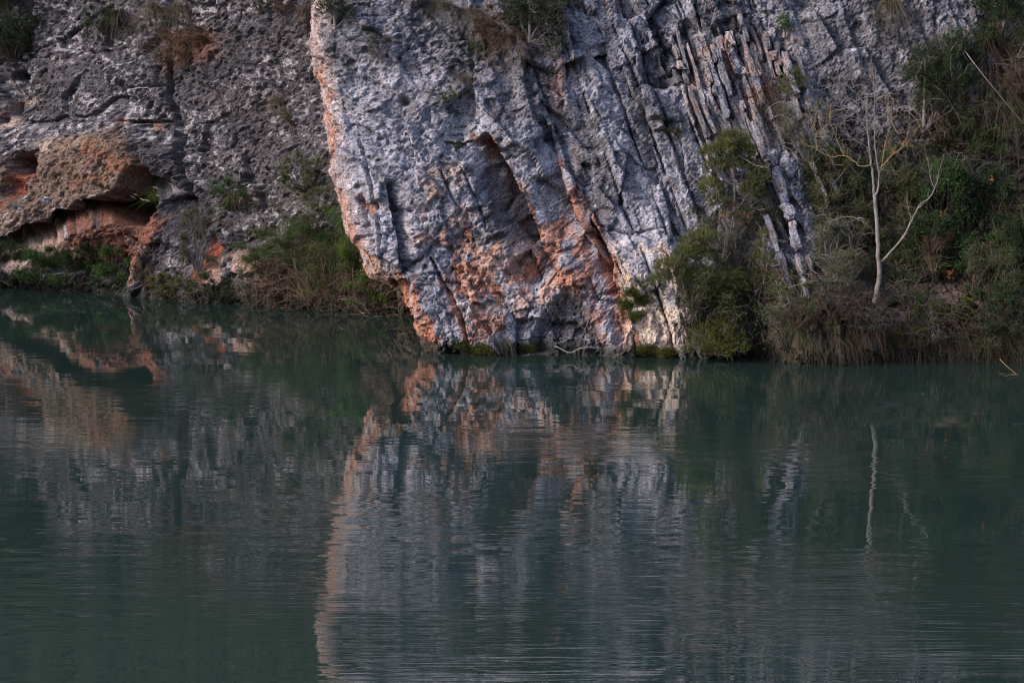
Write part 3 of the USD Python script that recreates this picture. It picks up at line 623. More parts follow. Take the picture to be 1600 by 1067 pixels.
SEED = [100]
def rg():
    SEED[0] += 1; return np.random.default_rng(SEED[0])
def clumps(rng, w, h, d, k):
    c = np.stack([rng.uniform(-0.5, 0.5, k) * w, rng.uniform(-0.5, 0.35, k) * d, rng.uniform(0.15, 1.0, k) * h], 1)
    c[:, 0] *= np.sqrt(np.clip(1.1 - (c[:, 2] / h - 0.45) ** 2 * 2.2, 0.15, 1))
    r = rng.uniform(0.09, 0.24, (k, 1)) * np.array([w, d, h * 0.8]) 
    return c, r
def shrub(name, base, w, h, leaf, label, cat='shrub', mat='dark_leaves', stem='dark_twigs', dens=1.0, k=9, twigs=14, group=None, depth=None, asp=0.5, stems=True):
    """Stems that fan out from the base into uneven clumps of separate leaves."""
    rng = rg(); d = depth or min(w, h) * 0.8
    c, r = clumps(rng, w, h, d, k)
    n = int(np.clip(dens * 1.5 * k * (w * h * 0.11) / (leaf * leaf * asp * 0.5), 60, 13000))
    mb, sm = MB(), MB()
    leaves(mb, cloud(rng, n, c, r), leaf, rng, asp)
    t = thing(name, label, cat, base, group)
    part(t, 'foliage', mb.get(), mat)
    if stems:
        for i in range(k):
            tube(sm, curve(np.array([rng.uniform(-.06, .06) * w, 0.08, -0.05]), c[i], rng, 0.06, 5, 0.05), 0.010 + 0.008 * h, 0.004)
        for i in range(twigs):
            a = c[rng.integers(k)]; tube(sm, curve(a, a + unit(rng, 1)[0] * np.array([w, d, h]) * rng.uniform(.18, .42), rng, 0.05, 4, 0.06), 0.006, 0.0025, 3)
        part(t, 'stem', sm.get(), stem)
    return t
def needle_cloud(mb, rng, c, r, dens=1.0, L=0.16, droop=0.0):
    for i in range(len(c)):
        nb = int(dens * 330 * (r[i][0] * r[i][2]) / 0.09 * (0.16 / L)) + 12
        u = unit(rng, nb); u[:, 2] = np.abs(u[:, 2]) * np.where(rng.random(nb) < 0.7, 1, -0.6)
        p0 = c[i] + u * r[i] * (0.35 + 0.65 * rng.random((nb, 1)) ** 0.6)
        d = u + np.array([0, 0, 0.55 - droop]) + 0.5 * unit(rng, nb); d /= np.linalg.norm(d, axis=1, keepdims=True)
        m = 9
        tt = np.linspace(0.0, 1.0, m)[None, :, None]
        q = (p0[:, None] + d[:, None] * L * tt).reshape(-1, 3)
        e = np.repeat(d, m, 0) + 0.75 * unit(rng, nb * m); e /= np.linalg.norm(e, axis=1, keepdims=True)
        s = np.cross(e, unit(rng, nb * m)); s /= np.maximum(np.linalg.norm(s, axis=1, keepdims=True), 1e-9)
        ln = L * 0.42 * rng.uniform(0.6, 1.2, (nb * m, 1)); wd = 0.0075
        v = np.stack([q + s * wd, q - s * wd, q + e * ln], 1).reshape(-1, 3)
        mb.add(v, np.arange(len(v)).reshape(-1, 3))
def juniper(name, base, cl, label, mat='juniper_needles', trunk=None, bark='grey_twigs', dens=1.0, bare=0, group=None, cat='juniper', L=0.15, droop=0.0, dead=()):
    """cl: foliage clumps as (x, y, z, rx, rz) from the base; trunk: the points it runs through."""
    rng = rg(); t = thing(name, label, cat, base, group)
    c = np.array([q[:3] for q in cl], float); r = np.array([(q[3], q[3] * 0.8, q[4]) for q in cl], float)
    mb = MB(); needle_cloud(mb, rng, c, r, dens, L, droop)
    tk, br = MB(), MB()
    trunk = np.array(trunk if trunk is not None else [(0, 0.05, -0.1), (0, 0, max(q[2] for q in cl) * 0.9)], float)
    tube(tk, trunk, 0.05, 0.012, 6)
    part(t, 'trunk', tk.get(), bark, smooth=True)
    for i in range(len(c)):
        s = trunk[np.argmin(np.abs(trunk[:, 2] - (c[i][2] - 0.35)))]
        tube(br, curve(s, c[i], rng, -0.05, 5, 0.04), 0.018, 0.006)
        for _ in range(5):
            tube(br, curve(c[i], c[i] + unit(rng, 1)[0] * r[i] * 1.2, rng, 0.02, 4, 0.06), 0.007, 0.003, 3)
    for _ in range(bare):
        s = trunk[rng.integers(len(trunk))] * rng.uniform(0.5, 1); e = s + np.array([rng.normal(0, .42), rng.normal(-.1, .2), rng.uniform(-.15, .4)])
        p = curve(s, e, rng, -0.05, 5, 0.06); tube(br, p, 0.009, 0.003, 3)
        for _ in range(3):
            a = p[rng.integers(2, 5)]; tube(br, curve(a, a + unit(rng, 1)[0] * 0.22, rng, 0, 4, 0.08), 0.004, 0.002, 3)
    part(t, 'branches', br.get(), bark)
    part(t, 'foliage', mb.get(), mat)
    if len(dead):
        mb = MB(); needle_cloud(mb, rng, np.array([q[:3] for q in dead], float), np.array([(q[3], q[3] * .7, q[4]) for q in dead], float), 0.5, L)
        part(t, 'dead_foliage', mb.get(), 'orange_tips', label='dead orange-brown foliage')
    return t
def tuft(name, base, L, n, label, mat='dry_grass', w=0.25, hang=0.5, spread=0.9, lean=(0, -0.5, 0.6), wid=0.012, cat='grass tuft', group=None, heads=0):
    rng = rg()
    p0 = np.stack([rng.normal(0, w / 2, n), rng.normal(0.04, 0.05, n), rng.normal(0, 0.04, n)], 1)
    d = np.asarray(lean) + spread * unit(rng, n); d /= np.linalg.norm(d, axis=1, keepdims=True)
    ln = L * rng.uniform(0.45, 1.15, n); tt = np.linspace(0, 1, 6)
    pts = p0[:, None] + d[:, None] * (ln[:, None] * tt)[..., None]
    pts[..., 2] -= (hang * rng.uniform(0.5, 1.5, n) * ln)[:, None] * tt[None] ** 2
    mb = MB(); ribbons(mb, pts, np.full(n, wid) * rng.uniform(.6, 1.3, n), rng)
    t = thing(name, label, cat, base, group); part(t, 'blades', mb.get(), mat)
    if heads:
        for tip in pts[rng.choice(n, heads, False), -1]:
            hb = MB(); q = tip + np.linspace(-0.12, 0.12, 7)[:, None] * np.array([-0.7, -0.1, 0.3]) + rng.normal(0, 0.008, (7, 3)); tube(hb, q[:4], 0.005, 0.022, 5); tube(hb, q[3:], 0.022, 0.004, 5)
            part(t, 'seed_head', (lambda m: (m.vertices, m.faces))(trimesh.convex.convex_hull(hb.get()[0])), 'grey_twigs')
    return t
def tangle(name, base, w, h, n, label, mat='dead_canes', cat='bramble', r=0.008, depth=0.8, leafmat=None, leafn=0, group=None, drop=0.8, up=0.5):
    """Arching bare canes that spring up and hang over."""
    rng = rg(); mb = MB(); tips = []
    for i in range(n):
        a = np.array([rng.uniform(-.5, .5) * w, rng.uniform(-.2, .4) * depth, rng.uniform(0, .75) * h])
        s = rng.uniform(0.35, 0.9) * h; az = rng.normal(0, 0.9)
        k = 8; t = np.linspace(0, 1, k)
        d = np.array([math.sin(az) * 0.8, -0.45, up * rng.uniform(0.3, 1.6)])
        p = a + t[:, None] * d * s + rng.normal(0, 0.012, (k, 3)).cumsum(0); p[:, 2] -= drop * rng.uniform(0.4, 1.4) * s * t ** 2
        p[:, 2] = np.maximum(p[:, 2], -0.05)
        rr = r * rng.uniform(0.5, 1.3); tube(mb, p, rr, rr * 0.35, 3); tips.append(p[3:])
        for _ in range(2):
            b = p[rng.integers(2, k)]; tube(mb, curve(b, b + unit(rng, 1)[0] * 0.25 * s, rng, 0, 4, 0.08), rr * 0.5, rr * 0.25, 3)
    t = thing(name, label, cat, base, group); part(t, 'canes', mb.get(), mat)
    if leafn:
        tp = np.vstack(tips); lb = MB(); leaves(lb, tp[rng.integers(0, len(tp), leafn)] + rng.normal(0, 0.07, (leafn, 3)), 0.06, rng, 0.5); part(t, 'foliage', lb.get(), leafmat)
    return t

# ---- the bare pale tree on the right bank
TY = -1.30
def tp(pts, y=TY, dy=0.0):
    return np.array([at(x, yy, y + dy * i / max(1, len(pts) - 1)) for i, (x, yy) in enumerate(pts)])
tb = tp([(1367, 470)])[0]
TREE = thing('bare_tree', 'slender leafless tree with pale bark and forked trunk on the right bank', 'tree', tb)
def smoothpath(P, k=4):
    P = np.asarray(P); n = len(P); t = np.linspace(0, n - 1, (n - 1) * k + 1)
    from scipy.interpolate import CubicSpline
    return CubicSpline(np.arange(n), P)(t) if n > 2 else np.stack([np.interp(t, np.arange(n), P[:, c]) for c in range(3)], 1)
def limb(name, pts, r0, r1, mat, dy=0.0, twigs=0, sides=7, sub=0.30, y=TY):
    rng = rg(); P = smoothpath(tp(pts, y, dy)) - tb
    P[1:] += rng.normal(0, 0.006, (len(P) - 1, 3))
    r0, r1 = r0 * 0.68, r1 * 0.72
    mb = MB(); tube(mb, P, r0, r1, sides)
    for _ in range(int(twigs * 1.7)):
        i = rng.integers(len(P) // 4, len(P)); a = P[i]; d = P[min(i + 1, len(P) - 1)] - P[i - 1]; d /= np.linalg.norm(d)
        e = a + (d * 0.55 + 0.75 * unit(rng, 1)[0] + np.array([0, 0, 0.45])) * sub * rng.uniform(.4, 1.2)
        q = curve(a, e, rng, -0.05, 5, 0.04); tube(mb, q, max(r1 * 0.9, 0.005), 0.0028, 3)
        if rng.random() < 0.6:
            b = q[2]; tube(mb, curve(b, b + unit(rng, 1)[0] * sub * 0.45 + np.array([0, 0, .05]), rng, 0, 4, .04), 0.004, 0.0025, 3)
    part(TREE, name, mb.get(), mat, smooth=True)
limb('trunk', [(1366, 473), (1370, 456), (1373, 440), (1374, 425), (1372, 400), (1371, 365), (1369, 331), (1366, 307)], 0.092, 0.055, 'pale_bark', sides=9)
limb('trunk', [(1366, 309), (1365, 290), (1363, 271), (1360, 245), (1359, 231), (1356, 205), (1354, 185), (1356, 150)], 0.050, 0.014, 'pale_bark', 0.1, 6)
limb('trunk', [(1366, 307), (1371, 298), (1373, 285), (1373, 268), (1369, 245), (1367, 215), (1366, 190), (1366, 142), (1361, 90)], 0.040, 0.008, 'pale_bark', -0.1, 9)
limb('branch', [(1377, 409), (1387, 399), (1397, 388), (1411, 370), (1421, 352), (1428, 338), (1435, 323)], 0.042, 0.024, 'pale_bark', -0.2, 2)
limb('branch', [(1435, 323), (1447, 313), (1457, 303), (1463, 287), (1468, 268), (1472, 251)], 0.024, 0.007, 'pale_bark', -0.1, 5, y=TY - 0.2)
limb('branch', [(1460, 294), (1455, 282), (1452, 267), (1450, 247)], 0.014, 0.005, 'pale_bark', 0, 4, y=TY - 0.22)
limb('branch', [(1424, 342), (1420, 328), (1417, 310)], 0.016, 0.007, 'pale_bark', 0, 1, y=TY - 0.15)
limb('branch', [(1361, 257), (1350, 261), (1337, 255), (1319, 243), (1300, 245), (1276, 234), (1265, 228), (1254, 223)], 0.024, 0.007, 'lichened_bark', -0.25, 7)
limb('branch', [(1318, 242), (1311, 226), (1305, 212), (1300, 198), (1296, 186), (1299, 165)], 0.016, 0.005, 'lichened_bark', -0.1, 5, y=TY - 0.1)
limb('branch', [(1277, 234), (1275, 215), (1274, 200), (1262, 180)], 0.012, 0.004, 'lichened_bark', 0, 4, y=TY - 0.2)
limb('branch', [(1297, 216), (1290, 210), (1283, 198), (1280, 185)], 0.012, 0.005, 'lichened_bark', 0, 2, y=TY - 0.15)
limb('branch', [(1357, 232), (1342, 222), (1325, 213), (1310, 210)], 0.014, 0.005, 'grey_twigs', -0.3, 5)
limb('branch', [(1356, 195), (1349, 189), (1340, 180), (1330, 164), (1320, 143)], 0.020, 0.008, 'pale_bark', -0.2, 3)
limb('branch', [(1354, 172), (1345, 155), (1325, 135), (1300, 122), (1270, 104)], 0.014, 0.004, 'grey_twigs', -0.3, 8)
limb('branch', [(1322, 134), (1305, 133), (1285, 140), (1275, 141)], 0.008, 0.004, 'grey_twigs', -0.1, 4, y=TY - 0.2)
limb('branch', [(1375, 263), (1384, 254), (1393, 243), (1402, 236), (1413, 229), (1420, 220)], 0.018, 0.006, 'lichened_bark', -0.2, 6)
limb('branch', [(1377, 262), (1380, 243), (1384, 222), (1390, 200), (1393, 174), (1395, 155)], 0.017, 0.005, 'lichened_bark', 0.2, 6)
limb('branch', [(1372, 215), (1380, 195), (1386, 170), (1389, 150)], 0.010, 0.004, 'grey_twigs', 0.1, 5)
limb('branch', [(1367, 135), (1358, 125), (1345, 118)], 0.008, 0.004, 'lichened_bark', 0.0, 3)

# ---- junipers at the foot of the beds
def jun(px, py, clpx, label, far=False, out=0.25, trunkpx=None, **kw):
    b = on_rock(px, py, far, out); s = 0.01515 if not far else 0.0188
    cl = [((x - px) * s, dy, (py - y) * s, rx * s, ry * s) for (x, y, rx, ry, dy) in clpx]
    tr = [((x - px) * s, dy, (py - y) * s) for (x, y, dy) in trunkpx] if trunkpx else None
    dead = [((x - px) * s, dy, (py - y) * s, rx * s, ry * s) for (x, y, rx, ry, dy) in kw.pop('deadpx', ())]
    return juniper('juniper_tree', b, cl, label, trunk=tr, dead=dead, **kw)
jun(1147, 400, [(1145, 222, 22, 14, 0), (1130, 236, 18, 12, -.1), (1160, 240, 16, 14, 0), (1109, 240, 14, 10, -.1), (1140, 258, 24, 12, .05), (1112, 262, 14, 9, -.1), (1108, 295, 15, 16, -.1), (1182, 278, 16, 15, 0), (1172, 298, 12, 12, 0), (1118, 316, 12, 8, -.1), (1186, 305, 10, 9, .1), (1166, 262, 12, 8, .1)],
    'upright juniper with bare grey lower trunk and tufts of foliage at its top', trunkpx=[(1150, 405, .1), (1147, 370, 0), (1146, 330, 0), (1146, 290, 0), (1143, 250, 0), (1143, 225, 0)], bare=24, dens=0.95, deadpx=[(1140, 335, 9, 14, 0), (1160, 345, 9, 12, 0)])
jun(1105, 480, [(1082, 376, 17, 11, -.1), (1100, 372, 16, 12, 0), (1070, 394, 16, 10, -.2), (1040, 416, 15, 12, -.3), (1032, 432, 12, 9, -.3), (1058, 410, 14, 11, -.2), (1090, 396, 20, 14, 0), (1072, 432, 15, 14, -.2), (1092, 430, 22, 16, -.1), (1118, 440, 22, 13, 0), (1100, 455, 20, 13, -.1), (1140, 432, 18, 12, .1), (1150, 450, 16, 12, .1), (1125, 462, 16, 10, 0), (1118, 485, 14, 14, 0), (1090, 478, 12, 10, -.1)],
    'wide bushy juniper leaning over pale rock at the foot of the cliff', trunkpx=[(1118, 510, .2), (1110, 470, .05), (1100, 430, 0), (1092, 390, 0)], bare=22, dens=1.0)
jun(1196, 470, [(1192, 366, 5, 9, 0), (1188, 385, 9, 10, 0), (1182, 402, 12, 10, 0), (1200, 405, 9, 10, 0), (1188, 425, 14, 12, 0), (1178, 440, 10, 9, -.1), (1206, 432, 8, 10, 0)],
    'small narrow juniper with pale twiggy tip beside the wide juniper', trunkpx=[(1196, 475, .1), (1193, 420, 0), (1192, 360, 0)], bare=22, dens=0.45, L=0.11)
jun(1110, 552, [(1085, 543, 18, 8, -.3), (1110, 535, 22, 10, -.3), (1135, 530, 20, 10, -.2), (1098, 523, 18, 10, -.2), (1125, 515, 18, 10, -.1), (1148, 545, 16, 9, -.3), (1120, 548, 20, 8, -.4)],
    'low feathery green juniper bush spreading just above the water', mat='yellow_leaves', bare=10, dens=0.75, L=0.22, trunkpx=[(1120, 555, .2), (1115, 540, 0), (1112, 520, 0)])
jun(1412, 330, [(1410, 282, 14, 12, 0), (1398, 295, 12, 10, 0), (1424, 296, 14, 11, 0), (1412, 306, 16, 10, 0)], 'small round olive juniper directly behind the forked branch of the bare tree', dens=0.8, out=0.3)
jun(1238, 160, [(1228, 130, 10, 8, 0), (1236, 118, 8, 8, 0), (1234, 144, 12, 8, 0), (1246, 132, 8, 8, 0)], 'small hanging juniper sprig beside the right end of the stacked rock beds', dens=0.7, out=0.15)
jun(1440, 200, [(1440, 95, 20, 20, 0), (1470, 85, 24, 22, 0), (1500, 75, 20, 22, .1), (1515, 100, 18, 20, .1), (1455, 125, 22, 20, 0), (1485, 130, 24, 20, 0), (1425, 120, 14, 14, 0), (1445, 160, 18, 16, 0), (1475, 165, 20, 18, 0), (1510, 135, 16, 18, 0)],
    'large dark evergreen shrub high on the cliff at the upper right', mat='dark_needles', dens=0.55, out=0.5, L=0.2)
jun(1225, 55, [(1222, 38, 8, 9, 0), (1228, 48, 7, 6, 0)], 'tiny green cushion juniper at the top right of the stacked rock beds', mat='mid_leaves', dens=0.8, out=0.1, L=0.1)
jun(830, 60, [(800, 8, 20, 14, 0), (830, 5, 24, 16, 0), (860, 10, 22, 14, 0), (815, 28, 20, 12, 0), (845, 32, 22, 12, 0), (880, 0, 14, 14, .1)], 'dark juniper overhanging the top of the cliff at the centre', mat='dark_needles', dens=0.7, out=0.35, bare=14, L=0.2)
jun(525, 38, [(510, 16, 14, 12, 0), (530, 12, 16, 12, 0), (545, 22, 10, 9, 0), (520, -4, 20, 12, 0)], 'dark grey-green shrub on the top left corner of the near cliff', mat='dark_needles', dens=0.6, out=0.25, L=0.14)

# ---- leafy shrubs and small plants: (far?, x, foot, width, height, leaf, density, material, stem, label)
PX = (0.0151, 0.0188)
SHF = 1.15
SH = [
 (1, 22, 100, 90, 120, .07, 1.8, 'dark_leaves', 'dark_twigs', 'dark evergreen bush filling the top left corner of the picture'),
 (1, 160, 52, 48, 40, .05, 1.4, 'dark_leaves', 'dark_twigs', 'dark green cushion bush below dry grass near the top left'),
 (1, 285, 112, 110, 60, .05, 0.3, 'russet_leaves', 'dead_canes', 'russet low bush on the ledge of the left cliff'),
 (1, 404, 24, 26, 34, .05, 1.2, 'grey_leaves', 'dark_twigs', 'small blue-green bush at the top edge of the left cliff'),
 (1, 440, 24, 36, 32, .05, 0.7, 'russet_leaves', 'dark_twigs', 'brownish bush right of the blue-green one at the top edge'),
 (1, 35, 78, 34, 26, .05, 1.0, 'dark_leaves', 'dark_twigs', 'dark little bush in the notch under the top left corner bush'),
 (1, 308, 425, 54, 92, .045, 1.2, 'grey_leaves', 'grey_twigs', 'grey-green bush hanging below the left cliff beside the rusty gully'),
 (1, 362, 330, 60, 44, .05, 1.0, 'mid_leaves', 'dark_twigs', 'dark green bush in a hollow of the left cliff'),
 (1, 150, 412, 55, 36, .06, 1.2, 'dark_leaves', 'dark_twigs', 'dark leafy bush growing on the floor of the cave mouth'),
 (1, 185, 446, 54, 60, .05, 1.7, 'mid_leaves', 'dark_twigs', 'green bush at the waterline below the cave'),
 (1, 15, 448, 70, 62, .06, 1.9, 'dark_leaves', 'dark_twigs', 'dark hanging greenery at the waterline at the left edge'),
 (1, 70, 450, 70, 56, .06, 1.9, 'mid_leaves', 'dark_twigs', 'leafy greenery hanging to the water left of the cave bush'),
 (1, 125, 450, 66, 54, .06, 1.9, 'dark_leaves', 'dark_twigs', 'dark ferny greenery hanging to the water under the cave rock'),
 (1, 256, 466, 46, 38, .05, 1.0, 'yellow_leaves', 'dark_twigs', 'yellow-green fern clump at the waterline left of the grey twigs'),
 (1, 225, 455, 30, 60, .05, 0.5, 'russet_leaves', 'dead_canes', 'rusty dry fern drooping to the water beside the rusty gully'),
 (1, 345, 470, 46, 34, .05, 1.1, 'dark_leaves', 'dark_twigs', 'dark green bush at the waterline below the pale rubble'),
 (1, 388, 474, 40, 44, .05, 0.9, 'grey_leaves', 'dark_twigs', 'grey-green waterline bush at the left end of the bramble thicket'),
 (1, 478, 305, 62, 56, .05, 0.55, 'olive_leaves', 'dark_twigs', 'loose leafy bush climbing the left cliff above the thicket'),
 (1, 505, 395, 120, 92, .055, 0.6, 'olive_leaves', 'dark_twigs', 'broad olive bush on the left cliff beside the near cliff edge'),
 (1, 425, 430, 90, 64, .055, 1.1, 'olive_leaves', 'dead_canes', 'brownish olive bush at the foot of the left cliff'),
 (1, 550, 440, 66, 116, .055, 2.6, 'fresh_leaves', 'dark_twigs', 'bright green bush tucked against the near cliff edge'),
 (1, 572, 484, 50, 46, .05, 0.8, 'green_grass', 'dark_twigs', 'light green plant at the waterline under the near cliff edge'),
 (1, 520, 475, 90, 80, .055, 0.35, 'olive_leaves', 'dead_canes', 'olive bush spilling down to the water beside the near cliff edge'),
 (1, 470, 430, 110, 70, .055, 0.4, 'mid_leaves', 'dead_canes', 'green-brown bush over the middle of the bramble thicket'),
 (1, 300, 470, 60, 40, .05, 0.9, 'olive_leaves', 'dark_twigs', 'olive low bush at the waterline right of the yellow-green fern'),
 (1, 455, 200, 40, 26, .04, 0.4, 'olive_leaves', 'dark_twigs', 'thin low plant in the middle of the left cliff face'),
 (0, 590, 92, 32, 34, .03, 1.6, 'grey_leaves', 'grey_twigs', 'round grey cushion plant on the near cliff face'),
 (0, 697, 164, 30, 22, .03, 1.0, 'green_grass', 'dark_twigs', 'small green tuft plant on the near cliff face'),
 (0, 714, 235, 18, 14, .03, 1.2, 'dark_leaves', 'dark_twigs', 'tiny dark plant in a crack left of the deep recess'),
 (0, 770, 70, 70, 60, .045, 0.6, 'russet_leaves', 'dead_canes', 'rust-brown bush left of the overhanging juniper at the top'),
 (0, 870, 85, 50, 40, .045, 0.6, 'dark_leaves', 'grey_twigs', 'dark twiggy bush under the overhanging juniper at the top'),
 (0, 750, 95, 40, 30, .04, 0.6, 'olive_leaves', 'dark_twigs', 'low olive plant in the hollow below the rust-brown bush'),
 (0, 1055, 215, 26, 16, .035, 1.0, 'dark_leaves', 'dark_twigs', 'small dark plant growing left of the stacked rock beds'),
 (0, 1193, 528, 34, 62, .10, 1.2, 'mid_leaves', 'dark_twigs', 'broad-leaved green plant at the bank right of the feathery juniper'),
 (0, 1290, 330, 70, 100, .055, 0.9, 'olive_leaves', 'grey_twigs', 'tall olive-green leafy bush left of the bare tree'),
 (0, 1335, 310, 70, 70, .055, 0.8, 'mid_leaves', 'grey_twigs', 'mid-green leafy bush just behind the bare tree'),
 (0, 1295, 400, 50, 66, .05, 0.8, 'olive_leaves', 'grey_twigs', 'olive bush a little right of the pale upright rock slab'),
 (0, 1300, 430, 60, 80, .05, 0.7, 'grey_leaves', 'grey_twigs', 'grey-green bush to the left of the bare tree trunk'),
 (0, 1260, 250, 80, 90, .05, 0.45, 'grey_leaves', 'grey_twigs', 'thin grey bush right of the rock beds below the dark lichened cliff'),
 (0, 1470, 360, 80, 100, .09, 1.0, 'mid_leaves', 'dark_twigs', 'dark green broad-leaved bush right of the forked branch'),
 (0, 1530, 380, 90, 110, .09, 1.0, 'dark_leaves', 'dark_twigs', 'dark broad-leaved bush near the right edge below the rocks'),
 (0, 1450, 430, 90, 90, .09, 1.0, 'dark_leaves', 'dark_twigs', 'dark leafy bush with orange young tips behind the low branch'),
 (0, 1520, 440, 80, 70, .09, 1.0, 'mid_leaves', 'dark_twigs', 'mid-green leafy bush with orange tips toward the right edge'),
 (0, 1535, 260, 60, 70, .06, 0.9, 'mid_leaves', 'dark_twigs', 'green bush on the cliff near the right edge'),
 (0, 1490, 510, 60, 40, .06, 1.1, 'yellow_leaves', 'dark_twigs', 'yellow-green bush above the grass bank at the right'),
 (0, 1440, 515, 60, 40, .06, 0.9, 'yellow_leaves', 'grey_twigs', 'second yellow-green bush just left of the brighter one on the bank'),
 (0, 1415, 548, 60, 34, .06, 0.8, 'yellow_leaves', 'dark_twigs', 'pale green low bush at the waterline below the bare tree'),
 (0, 1560, 530, 80, 80, .06, 0.9, 'dark_leaves', 'dark_twigs', 'dark green bush above the water at the right edge'),
 (0, 1395, 440, 60, 80, .05, 0.6, 'olive_leaves', 'dark_twigs', 'thin olive bush behind the pale tree trunk'),
 (0, 1205, 300, 40, 50, .04, 0.35, 'dark_leaves', 'dark_twigs', 'sparse dark bush left of the pale upright rock slab'),
 (0, 1570, 90, 90, 110, .06, 0.8, 'dark_leaves', 'dark_twigs', 'dark bush in the top right corner of the picture'),
 (0, 1590, 460, 70, 110, .06, 0.8, 'dark_leaves', 'dark_twigs', 'dark bush cut by the right edge above the bank'),
]
for (far, x, y, w, h, leaf, dens, mat, stem, lab) in SH:
    s = PX[far]; shrub('leafy_bush', on_rock(x, y - 4, far, 0.12), w * s, h * s, leaf * (0.75 if leaf > .05 else 0.9), lab, 'bush', mat, stem, dens * (SHF if far else 0.95), k=(12 if far else 9) + int(w * h / 450), twigs=10 + int(w * h / 250), depth=min(w, h) * s * 0.8)
# orange young shoots on the broad-leaved bushes
# ---- dry grass
TU = [
 (1, 185, 22, 70, 45, 'dry_grass', 1.3, 'dry grass hanging beside the dark cushion bush at the top left'),
 (1, 235, 10, 110, 55, 'dry_grass', 1.3, 'long dry grass hanging over the top of the left cliff'),
 (1, 278, 12, 90, 55, 'dry_grass', 1.3, 'brown hanging grass at the top edge right of the longest one'),
 (1, 476, 18, 90, 50, 'russet_leaves', 1.2, 'russet grass hanging in the cleft between the two cliffs'),
 (1, 430, 160, 60, 36, 'dry_grass', 0.9, 'small brown grass tuft alone high on the left cliff face'),
 (1, 447, 182, 40, 26, 'russet_leaves', 0.9, 'small russet grass tuft lower right of the brown one on the left cliff'),
 (1, 365, 310, 50, 40, 'dry_grass', 0.8, 'dry grass over the bush in the hollow of the left cliff'),
 (0, 722, 122, 70, 32, 'dry_grass', 1.1, 'brown grass tuft in the fold of the near cliff'),
 (0, 740, 18, 90, 60, 'dry_grass', 1.2, 'long brown grass hanging from the top at the centre'),
 (0, 800, 60, 100, 55, 'russet_leaves', 1.0, 'russet grass below the overhanging juniper at the centre'),
 (0, 690, 5, 60, 40, 'dry_grass', 1.1, 'short brown grass at the top edge left of the long one'),
 (0, 668, 142, 40, 20, 'russet_leaves', 0.9, 'small reddish tuft beside the green tuft plant on the near cliff'),
 (0, 1188, 140, 90, 60, 'russet_leaves', 1.3, 'brown grass hanging over the lower rock beds'),
 (0, 1388, 5, 130, 75, 'dry_grass', 1.5, 'long brown grass hanging from the top right of the cliff'),
 (0, 1215, 165, 60, 60, 'dry_grass', 1.2, 'dry grass hanging right of the rock beds'),
 (0, 1535, 60, 90, 90, 'russet_leaves', 1.2, 'brown grass hanging beside the upper right evergreen'),
 (0, 1570, 150, 90, 90, 'dry_grass', 1.2, 'faded grass hanging on the far right cliff'),
 (0, 785, 535, 50, 26, 'dry_grass', 1.0, 'thin dry grass at the water under the orange rock'),
]
for (far, x, y, n, L, mat, hang, lab) in TU:
    tuft('grass_tuft', on_rock(x, y, far, 0.06), L * PX[far], n * 2, lab, mat, 0.22, hang, 0.75, (0, -0.5, 0.5), 0.011, 'grass')
tuft('grass_tuft', on_rock(246, 312, True, 0.1), 0.95, 90, 'green grass with pale seed heads arching out of the cave mouth', 'green_grass', 0.16, 0.55, 0.75, (-0.35, -0.4, 0.7), 0.010, 'grass', heads=6)
rng = np.random.default_rng(77)
ORD = 'first second third fourth fifth sixth seventh eighth ninth tenth eleventh twelfth thirteenth fourteenth fifteenth sixteenth seventeenth eighteenth nineteenth twentieth'.split()
def nth(i): return ORD[i] if i < 20 else ('twenty-' + ORD[i - 20] if i < 29 else ('thirtieth' if i == 29 else ('thirty-' + ORD[i - 30] if i < 39 else 'fortieth')))
gxs = np.sort(1165 + 435 * (np.arange(30) + rng.uniform(-0.2, 1.2, 30)) / 30)
for i, x in enumerate(gxs):               # the fringe of dry grass along the right bank
    y = rng.uniform(500, 542); mt = ('dry_grass', 'russet_leaves', 'dark_twigs', 'olive_leaves')[int(rng.choice([0, 0, 1, 2, 3]))]
    tuft('bank_grass', on_rock(x, y, False, 0.05), rng.uniform(0.30, 0.78), int(rng.uniform(60, 130)), nth(i) + ' hanging tuft, counted from the left, in the grass fringe along the right bank', mt, rng.uniform(0.15, 0.4), rng.uniform(0.8, 1.5), 0.7, (0, -0.5, 0.35), 0.010, 'grass', group='grass fringe along the right bank')
